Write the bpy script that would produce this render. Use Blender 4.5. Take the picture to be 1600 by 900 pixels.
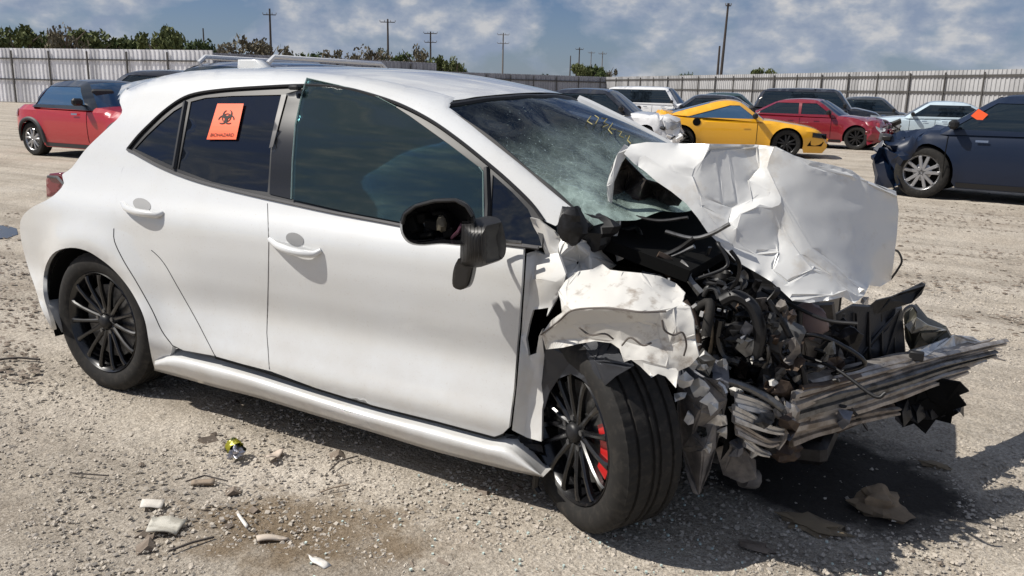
import bpy, math, random
import numpy as np
from mathutils import Vector, Matrix, noise
from mathutils.geometry import delaunay_2d_cdt

for _o in list(bpy.data.objects): bpy.data.objects.remove(_o)
S = bpy.context.scene
COL = S.collection
R = math.radians
rnd = random.Random(7)

# ------------------------------------------------------------------ camera
# world frame: X along the wrecked car (forward), Y away from the camera across it, Z up; origin under its rear axle
F, PIT, ROL, YAW = 1300.0, 0.23139, 0.02357, 0.4994
CAM = np.array([3.39719, -2.27842, 1.38461])
EX = np.array([math.cos(YAW), math.sin(YAW)])          # image right, in world xy
EF = np.array([-math.sin(YAW), math.cos(YAW)])         # forward, in world xy
cd = bpy.data.cameras.new('camera'); cam = bpy.data.objects.new('camera', cd); COL.objects.link(cam)
cd.sensor_fit = 'HORIZONTAL'; cd.sensor_width = 36.0; cd.lens = 36.0*F/1600
cd.clip_start = 0.05; cd.clip_end = 4000
right = Vector((EX[0], EX[1], 0)); fwd = Vector((EF[0], EF[1], 0)); up = Vector((0, 0, 1))
vf = fwd*math.cos(PIT) - up*math.sin(PIT)
vu = up*math.cos(PIT) + fwd*math.sin(PIT)
c_, s_ = math.cos(ROL), math.sin(ROL)
cx_ = right*c_ + vu*s_                     # camera x and y axes after the roll
cy_ = vu*c_ - right*s_
M = Matrix((( cx_.x, cy_.x, -vf.x, CAM[0]), (cx_.y, cy_.y, -vf.y, CAM[1]), (cx_.z, cy_.z, -vf.z, CAM[2]), (0, 0, 0, 1)))
cam.matrix_world = M
S.camera = cam

# ------------------------------------------------------------------ light
SUN = Vector((0.74, 0.47, -1.0)).normalized()           # direction the light travels
elev = math.asin(-SUN.z)
sd = -SUN
sun_rot = math.atan2(sd.x, sd.y)
W = bpy.data.worlds.new('World'); S.world = W; W.use_nodes = True
nt = W.node_tree; nt.nodes.clear()
def N(nt_, t, **k):
    n = nt_.nodes.new(t)
    for a, b in k.items():
        if a in n.inputs.keys() if hasattr(n.inputs, 'keys') else False: n.inputs[a].default_value = b
        else: setattr(n, a, b)
    return n
out = nt.nodes.new('ShaderNodeOutputWorld'); bg = nt.nodes.new('ShaderNodeBackground')
sky = nt.nodes.new('ShaderNodeTexSky'); sky.sky_type = 'NISHITA'; sky.sun_disc = False
sky.sun_elevation = elev; sky.sun_rotation = sun_rot; sky.air_density = 1.0; sky.dust_density = 0.6; sky.ozone_density = 3.0
tc = nt.nodes.new('ShaderNodeTexCoord')
mp = nt.nodes.new('ShaderNodeMapping'); mp.inputs['Scale'].default_value = (1, 1, 1.8)
nt.links.new(tc.outputs['Generated'], mp.inputs['Vector'])
n1 = nt.nodes.new('ShaderNodeTexNoise'); n1.inputs['Scale'].default_value = 8.5; n1.inputs['Detail'].default_value = 9; n1.inputs['Roughness'].default_value = .52; n1.inputs['Distortion'].default_value = .15
nt.links.new(mp.outputs[0], n1.inputs['Vector'])
cr = nt.nodes.new('ShaderNodeValToRGB'); cr.color_ramp.elements[0].position = .40; cr.color_ramp.elements[1].position = .54
nt.links.new(n1.outputs['Fac'], cr.inputs['Fac'])
n2 = nt.nodes.new('ShaderNodeTexNoise'); n2.inputs['Scale'].default_value = 24; n2.inputs['Detail'].default_value = 8; n2.inputs['Roughness'].default_value = .55
mp2 = nt.nodes.new('ShaderNodeMapping'); mp2.inputs['Scale'].default_value = (1, 1, 1.7); mp2.inputs['Location'].default_value = (3.1, 1.7, .25)
nt.links.new(tc.outputs['Generated'], mp2.inputs['Vector']); nt.links.new(mp2.outputs[0], n2.inputs['Vector'])
cr2 = nt.nodes.new('ShaderNodeValToRGB')
e = cr2.color_ramp.elements; e[0].position = .38; e[0].color = (4.6, 5.8, 8.2, 1); e[1].position = .66; e[1].color = (12.0, 11.9, 12.0, 1)
m_ = cr2.color_ramp.elements.new(.52); m_.color = (7.0, 7.9, 9.6, 1)
nt.links.new(n2.outputs['Fac'], cr2.inputs['Fac'])
mx = nt.nodes.new('ShaderNodeMixRGB'); nt.links.new(cr.outputs[0], mx.inputs[0])
tint = nt.nodes.new('ShaderNodeMixRGB'); tint.blend_type = 'MULTIPLY'; tint.inputs[0].default_value = 1; tint.inputs[2].default_value = (.75, .90, 1.25, 1)
nt.links.new(sky.outputs[0], tint.inputs[1])
nt.links.new(tint.outputs[0], mx.inputs[1]); nt.links.new(cr2.outputs[0], mx.inputs[2])
szw = nt.nodes.new('ShaderNodeSeparateXYZ'); nt.links.new(tc.outputs['Generated'], szw.inputs[0])
hzr = nt.nodes.new('ShaderNodeMapRange'); hzr.inputs[1].default_value = .0; hzr.inputs[2].default_value = .13; hzr.inputs[3].default_value = .42; hzr.inputs[4].default_value = 0; nt.links.new(szw.outputs['Z'], hzr.inputs[0])
hz = nt.nodes.new('ShaderNodeMixRGB'); hz.inputs[2].default_value = (7.4, 8.6, 10.4, 1); nt.links.new(hzr.outputs[0], hz.inputs[0]); nt.links.new(mx.outputs[0], hz.inputs[1])
nt.links.new(hz.outputs[0], bg.inputs['Color']); bg.inputs['Strength'].default_value = 0.046
nt.links.new(bg.outputs[0], out.inputs['Surface'])
sl = bpy.data.lights.new('sun', 'SUN'); sl.energy = 4.9; sl.angle = R(.53); sl.color = (1, .95, .87)
so = bpy.data.objects.new('sun', sl); COL.objects.link(so); so.rotation_euler = SUN.to_track_quat('-Z', 'Y').to_euler()
so.location = (-5, -5, 12)
S.view_settings.view_transform = 'Standard'; S.view_settings.look = 'None'; S.view_settings.exposure = 0.10; S.view_settings.gamma = 1
S.render.engine = 'CYCLES'
S.cycles.max_bounces = 8; S.cycles.transparent_max_bounces = 16

# ------------------------------------------------------------------ picture <-> place
def rays(uv):
    uv = np.atleast_2d(np.asarray(uv, float))
    a = uv[:, 0]-800; b = uv[:, 1]-450
    x = c_*a + s_*b; y = -s_*a + c_*b
    upc = -y*math.cos(PIT) - F*math.sin(PIT); fw = -y*math.sin(PIT) + F*math.cos(PIT)
    return np.stack([x*EX[0]+fw*EF[0], x*EX[1]+fw*EF[1], upc], 1)
def P(u, v, Y=None, Z=None, X=None):
    d = rays((u, v))[0]
    t = (Y-CAM[1])/d[1] if Y is not None else ((Z-CAM[2])/d[2] if Z is not None else (X-CAM[0])/d[0])
    return Vector(CAM + d*t)
def PY(uv, Y):
    d = rays(uv); t = (np.asarray(Y)-CAM[1])/d[:, 1]
    return CAM + d*t[:, None]
def proj(p):
    p = np.asarray(p, float)-CAM
    r = p[0]*EX[0]+p[1]*EX[1]; fw = p[0]*EF[0]+p[1]*EF[1]
    d = fw*math.cos(PIT)-p[2]*math.sin(PIT); v = p[2]*math.cos(PIT)+fw*math.sin(PIT)
    x = F*r/d; y = -F*v/d
    return (800+c_*x-s_*y, 450+s_*x+c_*y)
def G(r, f):                                 # ground point: metres to the right, metres ahead
    return Vector((CAM[0]+r*EX[0]+f*EF[0], CAM[1]+r*EX[1]+f*EF[1], 0))
def GU(u, f):                                # ground point in picture column u (at the horizon), f metres ahead
    return G((u-800)/F*f, f)
def DIR(deg):                                # world heading of something pointing deg from image-right, counterclockwise seen from above
    return YAW + R(deg)

# ------------------------------------------------------------------ materials
MATS = {}
def mat(name, col, rough=.5, metal=0, coat=0, spec=.5, bump=None, var=None, **k):
    if name in MATS: return MATS[name]
    m = bpy.data.materials.new(name); m.use_nodes = True; t = m.node_tree
    b = t.nodes['Principled BSDF']
    b.inputs['Base Color'].default_value = (*col, 1); b.inputs['Roughness'].default_value = rough; b.inputs['Metallic'].default_value = metal
    b.inputs['Coat Weight'].default_value = coat; b.inputs['Coat Roughness'].default_value = k.get('coat_rough', .05)
    b.inputs['Specular IOR Level'].default_value = spec
    co = t.nodes.new('ShaderNodeTexCoord')
    if var:                                   # (scale, other colour, low, high)
        sc, c2, lo, hi = var
        n = t.nodes.new('ShaderNodeTexNoise'); n.inputs['Scale'].default_value = sc; n.inputs['Detail'].default_value = 6; n.inputs['Roughness'].default_value = .65
        t.links.new(co.outputs['Object'], n.inputs['Vector'])
        r = t.nodes.new('ShaderNodeValToRGB'); r.color_ramp.elements[0].position = lo; r.color_ramp.elements[1].position = hi
        r.color_ramp.elements[0].color = (*col, 1); r.color_ramp.elements[1].color = (*c2, 1)
        t.links.new(n.outputs['Fac'], r.inputs['Fac']); t.links.new(r.outputs[0], b.inputs['Base Color'])
    if bump:                                  # (scale, strength, distance)
        n = t.nodes.new('ShaderNodeTexNoise'); n.inputs['Scale'].default_value = bump[0]; n.inputs['Detail'].default_value = 5
        t.links.new(co.outputs['Object'], n.inputs['Vector'])
        bp = t.nodes.new('ShaderNodeBump'); bp.inputs['Strength'].default_value = bump[1]; bp.inputs['Distance'].default_value = bump[2]
        t.links.new(n.outputs['Fac'], bp.inputs['Height']); t.links.new(bp.outputs[0], b.inputs['Normal'])
    MATS[name] = m; return m
def glass(name, tintc, alpha, rough=.03, refl=(1, 1, 1)):
    """tinted pane: fresnel reflection over a transparent tint (alpha = how much is blocked by a dark film)"""
    m = bpy.data.materials.new(name); m.use_nodes = True; t = m.node_tree; t.nodes.clear()
    o = t.nodes.new('ShaderNodeOutputMaterial'); fr = t.nodes.new('ShaderNodeFresnel'); fr.inputs['IOR'].default_value = 1.55
    gl = t.nodes.new('ShaderNodeBsdfGlossy'); gl.inputs['Roughness'].default_value = rough; gl.inputs['Color'].default_value = (*refl, 1)
    tr = t.nodes.new('ShaderNodeBsdfTransparent'); tr.inputs['Color'].default_value = (*[min(1, x*6+.05) for x in tintc], 1)
    df = t.nodes.new('ShaderNodeBsdfDiffuse'); df.inputs['Color'].default_value = (*tintc, 1)
    m1 = t.nodes.new('ShaderNodeMixShader'); m1.inputs[0].default_value = alpha
    m2 = t.nodes.new('ShaderNodeMixShader')
    t.links.new(tr.outputs[0], m1.inputs[1]); t.links.new(df.outputs[0], m1.inputs[2])
    t.links.new(fr.outputs[0], m2.inputs[0]); t.links.new(m1.outputs[0], m2.inputs[1]); t.links.new(gl.outputs[0], m2.inputs[2])
    t.links.new(m2.outputs[0], o.inputs['Surface'])
    MATS[name] = m; return m
WHITE = mat('white_paint', (.67, .68, .68), .30, coat=1, coat_rough=.03, var=(1.6, (.64, .64, .625), .42, .62))
def dusty(m, amt=.45):
    t = m.node_tree; b = t.nodes['Principled BSDF']; L = t.links.new
    src = b.inputs['Base Color'].links[0].from_socket
    co = t.nodes.new('ShaderNodeTexCoord'); sz = t.nodes.new('ShaderNodeSeparateXYZ'); L(co.outputs['Object'], sz.inputs[0])
    r = t.nodes.new('ShaderNodeMapRange'); r.inputs[1].default_value = .62; r.inputs[2].default_value = .15; L(sz.outputs['Z'], r.inputs[0])
    n = t.nodes.new('ShaderNodeTexNoise'); n.inputs['Scale'].default_value = 5; n.inputs['Detail'].default_value = 9; n.inputs['Roughness'].default_value = .7; L(co.outputs['Object'], n.inputs['Vector'])
    r2 = t.nodes.new('ShaderNodeMapRange'); r2.inputs[1].default_value = .38; r2.inputs[2].default_value = .72; L(n.outputs['Fac'], r2.inputs[0])
    n3 = t.nodes.new('ShaderNodeTexNoise'); n3.inputs['Scale'].default_value = 130; n3.inputs['Detail'].default_value = 3; L(co.outputs['Object'], n3.inputs['Vector'])
    r3 = t.nodes.new('ShaderNodeMapRange'); r3.inputs[1].default_value = .62; r3.inputs[2].default_value = .72; r3.inputs[4].default_value = .22; L(n3.outputs['Fac'], r3.inputs[0])
    m1 = t.nodes.new('ShaderNodeMath'); m1.operation = 'MULTIPLY'; L(r.outputs[0], m1.inputs[0]); L(r2.outputs[0], m1.inputs[1])
    m2 = t.nodes.new('ShaderNodeMath'); m2.operation = 'MULTIPLY_ADD'; m2.inputs[1].default_value = amt; L(m1.outputs[0], m2.inputs[0]); L(r3.outputs[0], m2.inputs[2])
    x = t.nodes.new('ShaderNodeMixRGB'); x.inputs[2].default_value = (.42, .36, .29, 1); L(m2.outputs[0], x.inputs[0]); L(src, x.inputs[1]); L(x.outputs[0], b.inputs['Base Color'])
    rr = t.nodes.new('ShaderNodeMath'); rr.operation = 'MULTIPLY_ADD'; rr.inputs[1].default_value = .5; rr.inputs[2].default_value = .28; L(m2.outputs[0], rr.inputs[0]); L(rr.outputs[0], b.inputs['Roughness'])
dusty(WHITE)
WHITED = mat('white_paint_dusty', (.66, .655, .635), .40, coat=.5, coat_rough=.12, var=(9, (.60, .57, .52), .50, .74))
PRIMER = mat('soiled_white_metal', (.60, .585, .55), .5, var=(17, (.30, .26, .22), .54, .70))
BLACKP = mat('black_plastic', (.012, .012, .013), .45, spec=.4)
BLACKG = mat('gloss_black', (.006, .006, .007), .26, coat=.25)
BLACKM = mat('matte_black', (.006, .006, .006), .9, spec=.1)
DARKG = mat('dark_grey_metal', (.035, .035, .038), .45, metal=.6, var=(16, (.012, .011, .010), .4, .65), bump=(25, .2, .003))
GREYM = mat('grey_metal', (.18, .18, .18), .4, metal=.8, var=(18, (.05, .045, .04), .45, .7), bump=(30, .2, .002))
ALU = mat('aluminium', (.46, .43, .40), .42, metal=.55, var=(11, (.20, .165, .135), .42, .66), bump=(22, .35, .003))
ALUB = mat('clean_aluminium', (.60, .60, .60), .35, metal=.7, var=(20, (.30, .28, .26), .5, .7))
BROWNM = mat('rusty_brown_metal', (.12, .085, .06), .6, metal=.3, var=(12, (.05, .035, .03), .4, .6), bump=(30, .4, .004))
UNDER = mat('underside_metal', (.20, .18, .165), .3, metal=.6, var=(8, (.05, .045, .045), .45, .6))
RUBBER = mat('rubber', (.020, .019, .018), .75, spec=.25, var=(30, (.045, .040, .035), .5, .75), bump=(120, .15, .001))
REDC = mat('red_caliper', (.55, .02, .02), .35, coat=.3)
TRIM = mat('window_trim', (.015, .015, .017), .5, spec=.5)
TRIMG = mat('grey_trim', (.07, .068, .07), .35, spec=.5)
GREYC = mat('grey_cup', (.36, .36, .36), .5)
GLASSD = glass('tinted_glass', (.010, .013, .020), .62, .015)
GLASSF = glass('front_door_glass', (.050, .088, .092), .24, .015)
GLASSE = glass('glass_edge_green', (.30, .42, .38), .45, .08)
SEATM = mat('seat_fabric', (.03, .03, .033), .85, bump=(60, .2, .004))
ORANGE = mat('orange_sticker', (.95, .13, .04), .5, spec=.3)
INK = mat('black_ink', (.02, .012, .012), .6, spec=.2)

def glass_cracked():
    m = bpy.data.materials.new('cracked_windshield'); m.use_nodes = True; t = m.node_tree; t.nodes.clear()
    L = t.links.new
    o = t.nodes.new('ShaderNodeOutputMaterial'); co = t.nodes.new('ShaderNodeTexCoord')
    nz = t.nodes.new('ShaderNodeTexNoise'); nz.inputs['Scale'].default_value = 5; nz.inputs['Detail'].default_value = 4
    L(co.outputs['Object'], nz.inputs['Vector'])
    wp = t.nodes.new('ShaderNodeVectorMath'); wp.operation = 'MULTIPLY_ADD'; wp.inputs[1].default_value = (.16, .16, .16)
    L(nz.outputs['Color'], wp.inputs[0]); L(co.outputs['Object'], wp.inputs[2])
    vo = t.nodes.new('ShaderNodeTexVoronoi'); vo.feature = 'DISTANCE_TO_EDGE'; vo.inputs['Scale'].default_value = 13
    L(wp.outputs[0], vo.inputs['Vector'])
    vo2 = t.nodes.new('ShaderNodeTexVoronoi'); vo2.feature = 'DISTANCE_TO_EDGE'; vo2.inputs['Scale'].default_value = 38
    L(wp.outputs[0], vo2.inputs['Vector'])
    def ramp(src, a, b):
        r = t.nodes.new('ShaderNodeMapRange'); r.inputs[1].default_value = a; r.inputs[2].default_value = b; r.inputs[3].default_value = 1; r.inputs[4].default_value = 0
        L(src, r.inputs[0]); return r.outputs[0]
    l1 = ramp(vo.outputs['Distance'], .0, .018); l2 = ramp(vo2.outputs['Distance'], .0, .05)
    # damage grows towards the impact at the base of the glass
    geo = t.nodes.new('ShaderNodeVectorMath'); geo.operation = 'DISTANCE'; geo.inputs[1].default_value = (2.40, .50, 1.04)
    L(co.outputs['Object'], geo.inputs[0])
    sz = t.nodes.new('ShaderNodeSeparateXYZ'); L(co.outputs['Object'], sz.inputs[0])
    zz = t.nodes.new('ShaderNodeMath'); zz.operation = 'MULTIPLY_ADD'; zz.inputs[1].default_value = .16; L(nz.outputs['Fac'], zz.inputs[0]); L(sz.outputs['Z'], zz.inputs[2])
    dz_ = ramp(zz.outputs[0], 1.17, 1.30); dg = ramp(geo.outputs['Value'], .10, .50)
    dmx = t.nodes.new('ShaderNodeMath'); dmx.operation = 'MAXIMUM'; L(dz_, dmx.inputs[0]); L(dg, dmx.inputs[1]); dm = dmx.outputs[0]
    dn = t.nodes.new('ShaderNodeTexNoise'); dn.inputs['Scale'].default_value = 6; dn.inputs['Detail'].default_value = 8; dn.inputs['Roughness'].default_value = .7
    L(co.outputs['Object'], dn.inputs['Vector'])
    dr = t.nodes.new('ShaderNodeMapRange'); dr.inputs[1].default_value = .42; dr.inputs[2].default_value = .68; L(dn.outputs['Fac'], dr.inputs[0])
    def mth(op, a, b):
        n = t.nodes.new('ShaderNodeMath'); n.operation = op; n.use_clamp = (op == 'ADD')
        for i, x in enumerate((a, b)):
            if isinstance(x, (int, float)): n.inputs[i].default_value = x
            else: L(x, n.inputs[i])
        return n.outputs[0]
    haze = mth('MULTIPLY', dm, mth('ADD', mth('MULTIPLY', dr.outputs[0], .70), .30))
    lines = mth('MULTIPLY', mth('ADD', mth('MULTIPLY', l1, .55), mth('MULTIPLY', l2, .4)), mth('ADD', dm, .05))
    cover = mth('ADD', mth('ADD', haze, mth('MULTIPLY', lines, .55)), .0)
    spk = t.nodes.new('ShaderNodeTexNoise'); spk.inputs['Scale'].default_value = 90; L(co.outputs['Object'], spk.inputs['Vector'])
    spr = t.nodes.new('ShaderNodeMapRange'); spr.inputs[1].default_value = .68; spr.inputs[2].default_value = .74; L(spk.outputs['Fac'], spr.inputs[0])
    cover = mth('ADD', cover, mth('MULTIPLY', spr.outputs[0], .45))
    cover = mth('ADD', cover, .01)
    tr = t.nodes.new('ShaderNodeBsdfTransparent'); tr.inputs['Color'].default_value = (.42, .60, .60, 1)
    df = t.nodes.new('ShaderNodeBsdfDiffuse'); df.inputs['Color'].default_value = (.36, .46, .42, 1)
    m1 = t.nodes.new('ShaderNodeMixShader'); L(cover, m1.inputs[0]); L(tr.outputs[0], m1.inputs[1]); L(df.outputs[0], m1.inputs[2])
    bp = t.nodes.new('ShaderNodeBump'); bp.inputs['Strength'].default_value = .5; bp.inputs['Distance'].default_value = .01
    L(mth('MULTIPLY', cover, 1.0), bp.inputs['Height'])
    gl = t.nodes.new('ShaderNodeBsdfGlossy'); gl.inputs['Roughness'].default_value = .06; gl.inputs['Color'].default_value = (.8, .85, .9, 1); L(bp.outputs[0], gl.inputs['Normal'])
    fr = t.nodes.new('ShaderNodeFresnel'); fr.inputs['IOR'].default_value = 1.45; L(bp.outputs[0], fr.inputs['Normal'])
    m2 = t.nodes.new('ShaderNodeMixShader'); L(fr.outputs[0], m2.inputs[0]); L(m1.outputs[0], m2.inputs[1]); L(gl.outputs[0], m2.inputs[2])
    L(m2.outputs[0], o.inputs['Surface']); return m
GLASSW = glass_cracked()

# ------------------------------------------------------------------ objects
def tag(o, label=None, cat=None, group=None, kind=None):
    if label: o['label'] = label
    if cat: o['category'] = cat
    if group: o['group'] = group
    if kind: o['kind'] = kind
    return o
def empty(name, loc=(0, 0, 0), rz=0, label=None, cat=None, group=None):
    o = bpy.data.objects.new(name, None); COL.objects.link(o); o.location = loc; o.rotation_euler = (0, 0, rz); o.empty_display_size = .2
    return tag(o, label, cat, group)
def mesh(name, V, Fc, m, parent=None, smooth=True, loc=None):
    me = bpy.data.meshes.new(name)
    me.from_pydata([tuple(map(float, v)) for v in V], [], [tuple(map(int, f)) for f in Fc]); me.update()
    if m is not None: me.materials.append(m)
    if smooth: me.polygons.foreach_set('use_smooth', [True]*len(me.polygons))
    o = bpy.data.objects.new(name, me); COL.objects.link(o)
    if parent is not None: o.parent = parent
    if loc is not None: o.location = loc
    return o
def dense(poly, step, closed=True):
    out = []
    n = len(poly)
    for i in range(n if closed else n-1):
        a = np.array(poly[i], float); b = np.array(poly[(i+1) % n], float)
        k = max(1, int(np.linalg.norm(b-a)/step+.5))
        for j in range(k): out.append(a+(b-a)*j/k)
    if not closed: out.append(np.array(poly[-1], float))
    return out
def curve(poly, step=6):
    """Catmull-Rom through the points (open), resampled"""
    p = [np.array(q, float) for q in poly]; p = [2*p[0]-p[1]]+p+[2*p[-1]-p[-2]]
    out = []
    for i in range(1, len(p)-2):
        k = max(1, int(np.linalg.norm(p[i+1]-p[i])/step+.5))
        for j in range(k):
            t = j/k
            out.append(.5*((2*p[i])+(-p[i-1]+p[i+1])*t+(2*p[i-1]-5*p[i]+4*p[i+1]-p[i+2])*t*t+(-p[i-1]+3*p[i]-3*p[i+1]+p[i+2])*t**3))
    out.append(p[-2]); return out
def inside(pts, poly):
    pts = np.asarray(pts, float); poly = np.asarray(poly, float); x, y = pts[:, 0], pts[:, 1]; c = np.zeros(len(pts), bool)
    j = len(poly)-1
    for i in range(len(poly)):
        xi, yi = poly[i]; xj, yj = poly[j]
        if yi != yj:
            c ^= ((yi > y) != (yj > y)) & (x < (xj-xi)*(y-yi)/(yj-yi)+xi)
        j = i
    return c
def fill(outline, step, holes=(), seed=1, extra=(), links=()):
    """triangulate a 2-D outline with inner points every step; returns points, triangles"""
    ol = dense(outline, step); hs = [dense(h, step) for h in holes]
    A = np.array(ol); lo = A.min(0); hi = A.max(0)
    gx = np.arange(lo[0]+step/2, hi[0], step); gy = np.arange(lo[1]+step/2, hi[1], step*.87)
    g = np.array([(x+(step/2 if j % 2 else 0), y) for j, y in enumerate(gy) for x in gx]) if len(gx) and len(gy) else np.zeros((0, 2))
    if len(g):
        g = g[inside(g, A)]
        for h in hs:
            if len(g): g = g[~inside(g, h)]
        B = np.concatenate([A]+[np.array(h) for h in hs])
        if len(g):
            d = np.sqrt(((g[:, None, :]-B[None])**2).sum(2)).min(1); g = g[d > step*.5]
    vs = [Vector(p) for p in ol]; ed = [(i, (i+1) % len(ol)) for i in range(len(ol))]
    for h in hs:
        b = len(vs); vs += [Vector(p) for p in h]; ed += [(b+i, b+(i+1) % len(h)) for i in range(len(h))]
    if len(g) and len(links):             # keep the grid clear of crease lines
        for a, b_ in links:
            p, q = np.array(extra[a]), np.array(extra[b_]); l = q-p; t = np.clip(((g-p)@l)/max(l@l, 1e-6), 0, 1); g = g[np.hypot(*(g-(p+t[:, None]*l)).T) > step*.33]
            if not len(g): break
    vs += [Vector(p) for p in g]; eb = len(vs); vs += [Vector(p) for p in extra]; ed += [(eb+a, eb+b_) for a, b_ in links]
    r = delaunay_2d_cdt(vs, ed, [], 0, 1e-4)
    pts = np.array([tuple(v) for v in r[0]]); tri = np.array([f for f in r[2] if len(f) == 3])
    cen = pts[tri].mean(1); keep = inside(cen, A)
    for h in hs: keep &= ~inside(cen, h)
    tri = tri[keep]
    # orientation: clockwise in picture (y down) -> facing the camera
    a, b, c = pts[tri[:, 0]], pts[tri[:, 1]], pts[tri[:, 2]]
    ar = (b[:, 0]-a[:, 0])*(c[:, 1]-a[:, 1])-(b[:, 1]-a[:, 1])*(c[:, 0]-a[:, 0])
    tri[ar > 0] = tri[ar > 0][:, ::-1]
    return pts, tri
def thicken(V3, tri, off):
    """sheet plus a rim going off (vector or per-vertex) and a back skin"""
    n = len(V3); V = np.concatenate([V3, V3+off]); Fc = [tuple(t) for t in tri]
    cnt = {}
    for t in tri:
        for i in range(3):
            e = (t[i], t[(i+1) % 3]); cnt[e] = 1
    for (a, b) in list(cnt):
        if (b, a) not in cnt: Fc.append((b, a, a+n, b+n))
    Fc += [(t[2]+n, t[1]+n, t[0]+n) for t in tri]
    return V, Fc
def sharp(o, ang=40):
    me = o.data
    try: me.set_sharp_from_angle(angle=R(ang))
    except Exception: pass
    return o

# ------------------------------------------------------------------ primitive builders (lists of verts, faces)
class MB:
    def __init__(s): s.V = []; s.F = []
    def add(s, V, Fc):
        b = len(s.V); s.V += [tuple(v) for v in V]; s.F += [tuple(i+b for i in f) for f in Fc]; return s
    def box(s, c, d, rot=None, bev=.0):
        dx, dy, dz = [q/2 for q in d]
        if bev <= 0:
            V = [Vector((x*dx, y*dy, z*dz)) for x in (-1, 1) for y in (-1, 1) for z in (-1, 1)]
            Fc = [(0, 1, 3, 2), (4, 6, 7, 5), (0, 4, 5, 1), (2, 3, 7, 6), (0, 2, 6, 4), (1, 5, 7, 3)]
        else:
            V = []; Fc = []
            b = min(bev, dx*.9, dy*.9, dz*.9)
            prof = []
            for (zz, k) in ((-dz, b), (-dz+b, 0), (dz-b, 0), (dz, b)):
                ring = []
                for (sx, sy, o1, o2) in ((1, 1, (0, -1), (-1, 0)), (-1, 1, (1, 0), (0, -1)), (-1, -1, (0, 1), (1, 0)), (1, -1, (-1, 0), (0, 1))):
                    for o in (o1, o2):
                        ring.append(Vector((sx*(dx-k)+o[0]*b*(1 if k == 0 else .4), sy*(dy-k)+o[1]*b*(1 if k == 0 else .4), zz)))
                prof.append(ring)
            for r in prof: V += r
            for i in range(3):
                for j in range(8): Fc.append((i*8+j, i*8+(j+1) % 8, (i+1)*8+(j+1) % 8, (i+1)*8+j))
            Fc.append(tuple(range(7, -1, -1))); Fc.append(tuple(range(24, 32)))
        if rot is not None: V = [rot @ v for v in V]
        return s.add([v+Vector(c) for v in V], Fc)
    def tube(s, pts, r, n=8, cap=True):
        pts = [Vector(p) for p in pts]; m = len(pts)
        rr = r if isinstance(r, (list, tuple)) else [r]*m
        V = []; Fc = []
        t0 = (pts[1]-pts[0]).normalized(); nrm = t0.orthogonal().normalized()
        for i, p in enumerate(pts):
            t = ((pts[min(i+1, m-1)]-pts[max(i-1, 0)]).normalized())
            nrm = (nrm-t*nrm.dot(t)); nrm = nrm.normalized() if nrm.length > 1e-6 else t.orthogonal().normalized()
            b = t.cross(nrm)
            for k in range(n):
                a = 2*math.pi*k/n; V.append(p+(nrm*math.cos(a)+b*math.sin(a))*rr[i])
        for i in range(m-1):
            for k in range(n): Fc.append((i*n+k, i*n+(k+1) % n, (i+1)*n+(k+1) % n, (i+1)*n+k))
        if cap: Fc.append(tuple(range(n-1, -1, -1))); Fc.append(tuple(range((m-1)*n, m*n)))
        return s.add(V, Fc)
    def lathe(s, prof, n=32, axis='Y', c=(0, 0, 0), close=False):
        V = []; Fc = []
        m = len(prof)
        for k in range(n):
            a = 2*math.pi*k/n
            for (r, h) in prof:
                if axis == 'Y': V.append((c[0]+r*math.cos(a), c[1]+h, c[2]+r*math.sin(a)))
                elif axis == 'Z': V.append((c[0]+r*math.cos(a), c[1]+r*math.sin(a), c[2]+h))
                else: V.append((c[0]+h, c[1]+r*math.cos(a), c[2]+r*math.sin(a)))
        for k in range(n):
            for i in range(m-1 if not close else m):
                a0 = k*m+i; a1 = k*m+(i+1) % m; b0 = ((k+1) % n)*m+i; b1 = ((k+1) % n)*m+(i+1) % m
                Fc.append((a0, b0, b1, a1))
        return s.add(V, Fc)
    def blob(s, c, d, amp=0, seed=0, n=10, m=7, rot=None):
        V = []; Fc = []
        for i in range(m+1):
            th = math.pi*i/m
            for j in range(n):
                ph = 2*math.pi*j/n
                v = Vector((math.sin(th)*math.cos(ph), math.sin(th)*math.sin(ph), math.cos(th)))
                k = 1+amp*noise.noise(v*1.7+Vector((seed*3.1, 0, 0)))
                v = Vector((v.x*d[0]*k/2, v.y*d[1]*k/2, v.z*d[2]*k/2))
                V.append((rot @ v if rot is not None else v)+Vector(c))
        for i in range(m):
            for j in range(n): Fc.append((i*n+j, (i+1)*n+j, (i+1)*n+(j+1) % n, i*n+(j+1) % n))
        return s.add(V, Fc)
    def build(s, name, m, parent=None, smooth=True, ang=40, loc=None):
        o = mesh(name, s.V, s.F, m, parent, smooth, loc)
        if smooth: sharp(o, ang)
        return o
def spline(ctrl, n=8):
    p = [Vector(q) for q in ctrl]; p = [p[0]*2-p[1]]+p+[p[-1]*2-p[-2]]
    out = []
    for i in range(1, len(p)-2):
        for j in range(n):
            t = j/n
            out.append(.5*((2*p[i])+(-p[i-1]+p[i+1])*t+(2*p[i-1]-5*p[i]+4*p[i+1]-p[i+2])*t*t+(-p[i-1]+3*p[i]-3*p[i+1]+p[i+2])*t**3))
    out.append(p[-2]); return out

def interp(xs, ys, x):                      # smooth table lookup (vectorised)
    xs = np.asarray(xs, float); ys = np.asarray(ys, float)
    x = np.clip(x, xs[0], xs[-1]); i = np.clip(np.searchsorted(xs, x)-1, 0, len(xs)-2)
    m = np.gradient(ys, xs); h = xs[i+1]-xs[i]; t = (x-xs[i])/h
    return (2*t**3-3*t**2+1)*ys[i]+(t**3-2*t**2+t)*h*m[i]+(-2*t**3+3*t**2)*ys[i+1]+(t**3-t**2)*h*m[i+1]

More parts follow.
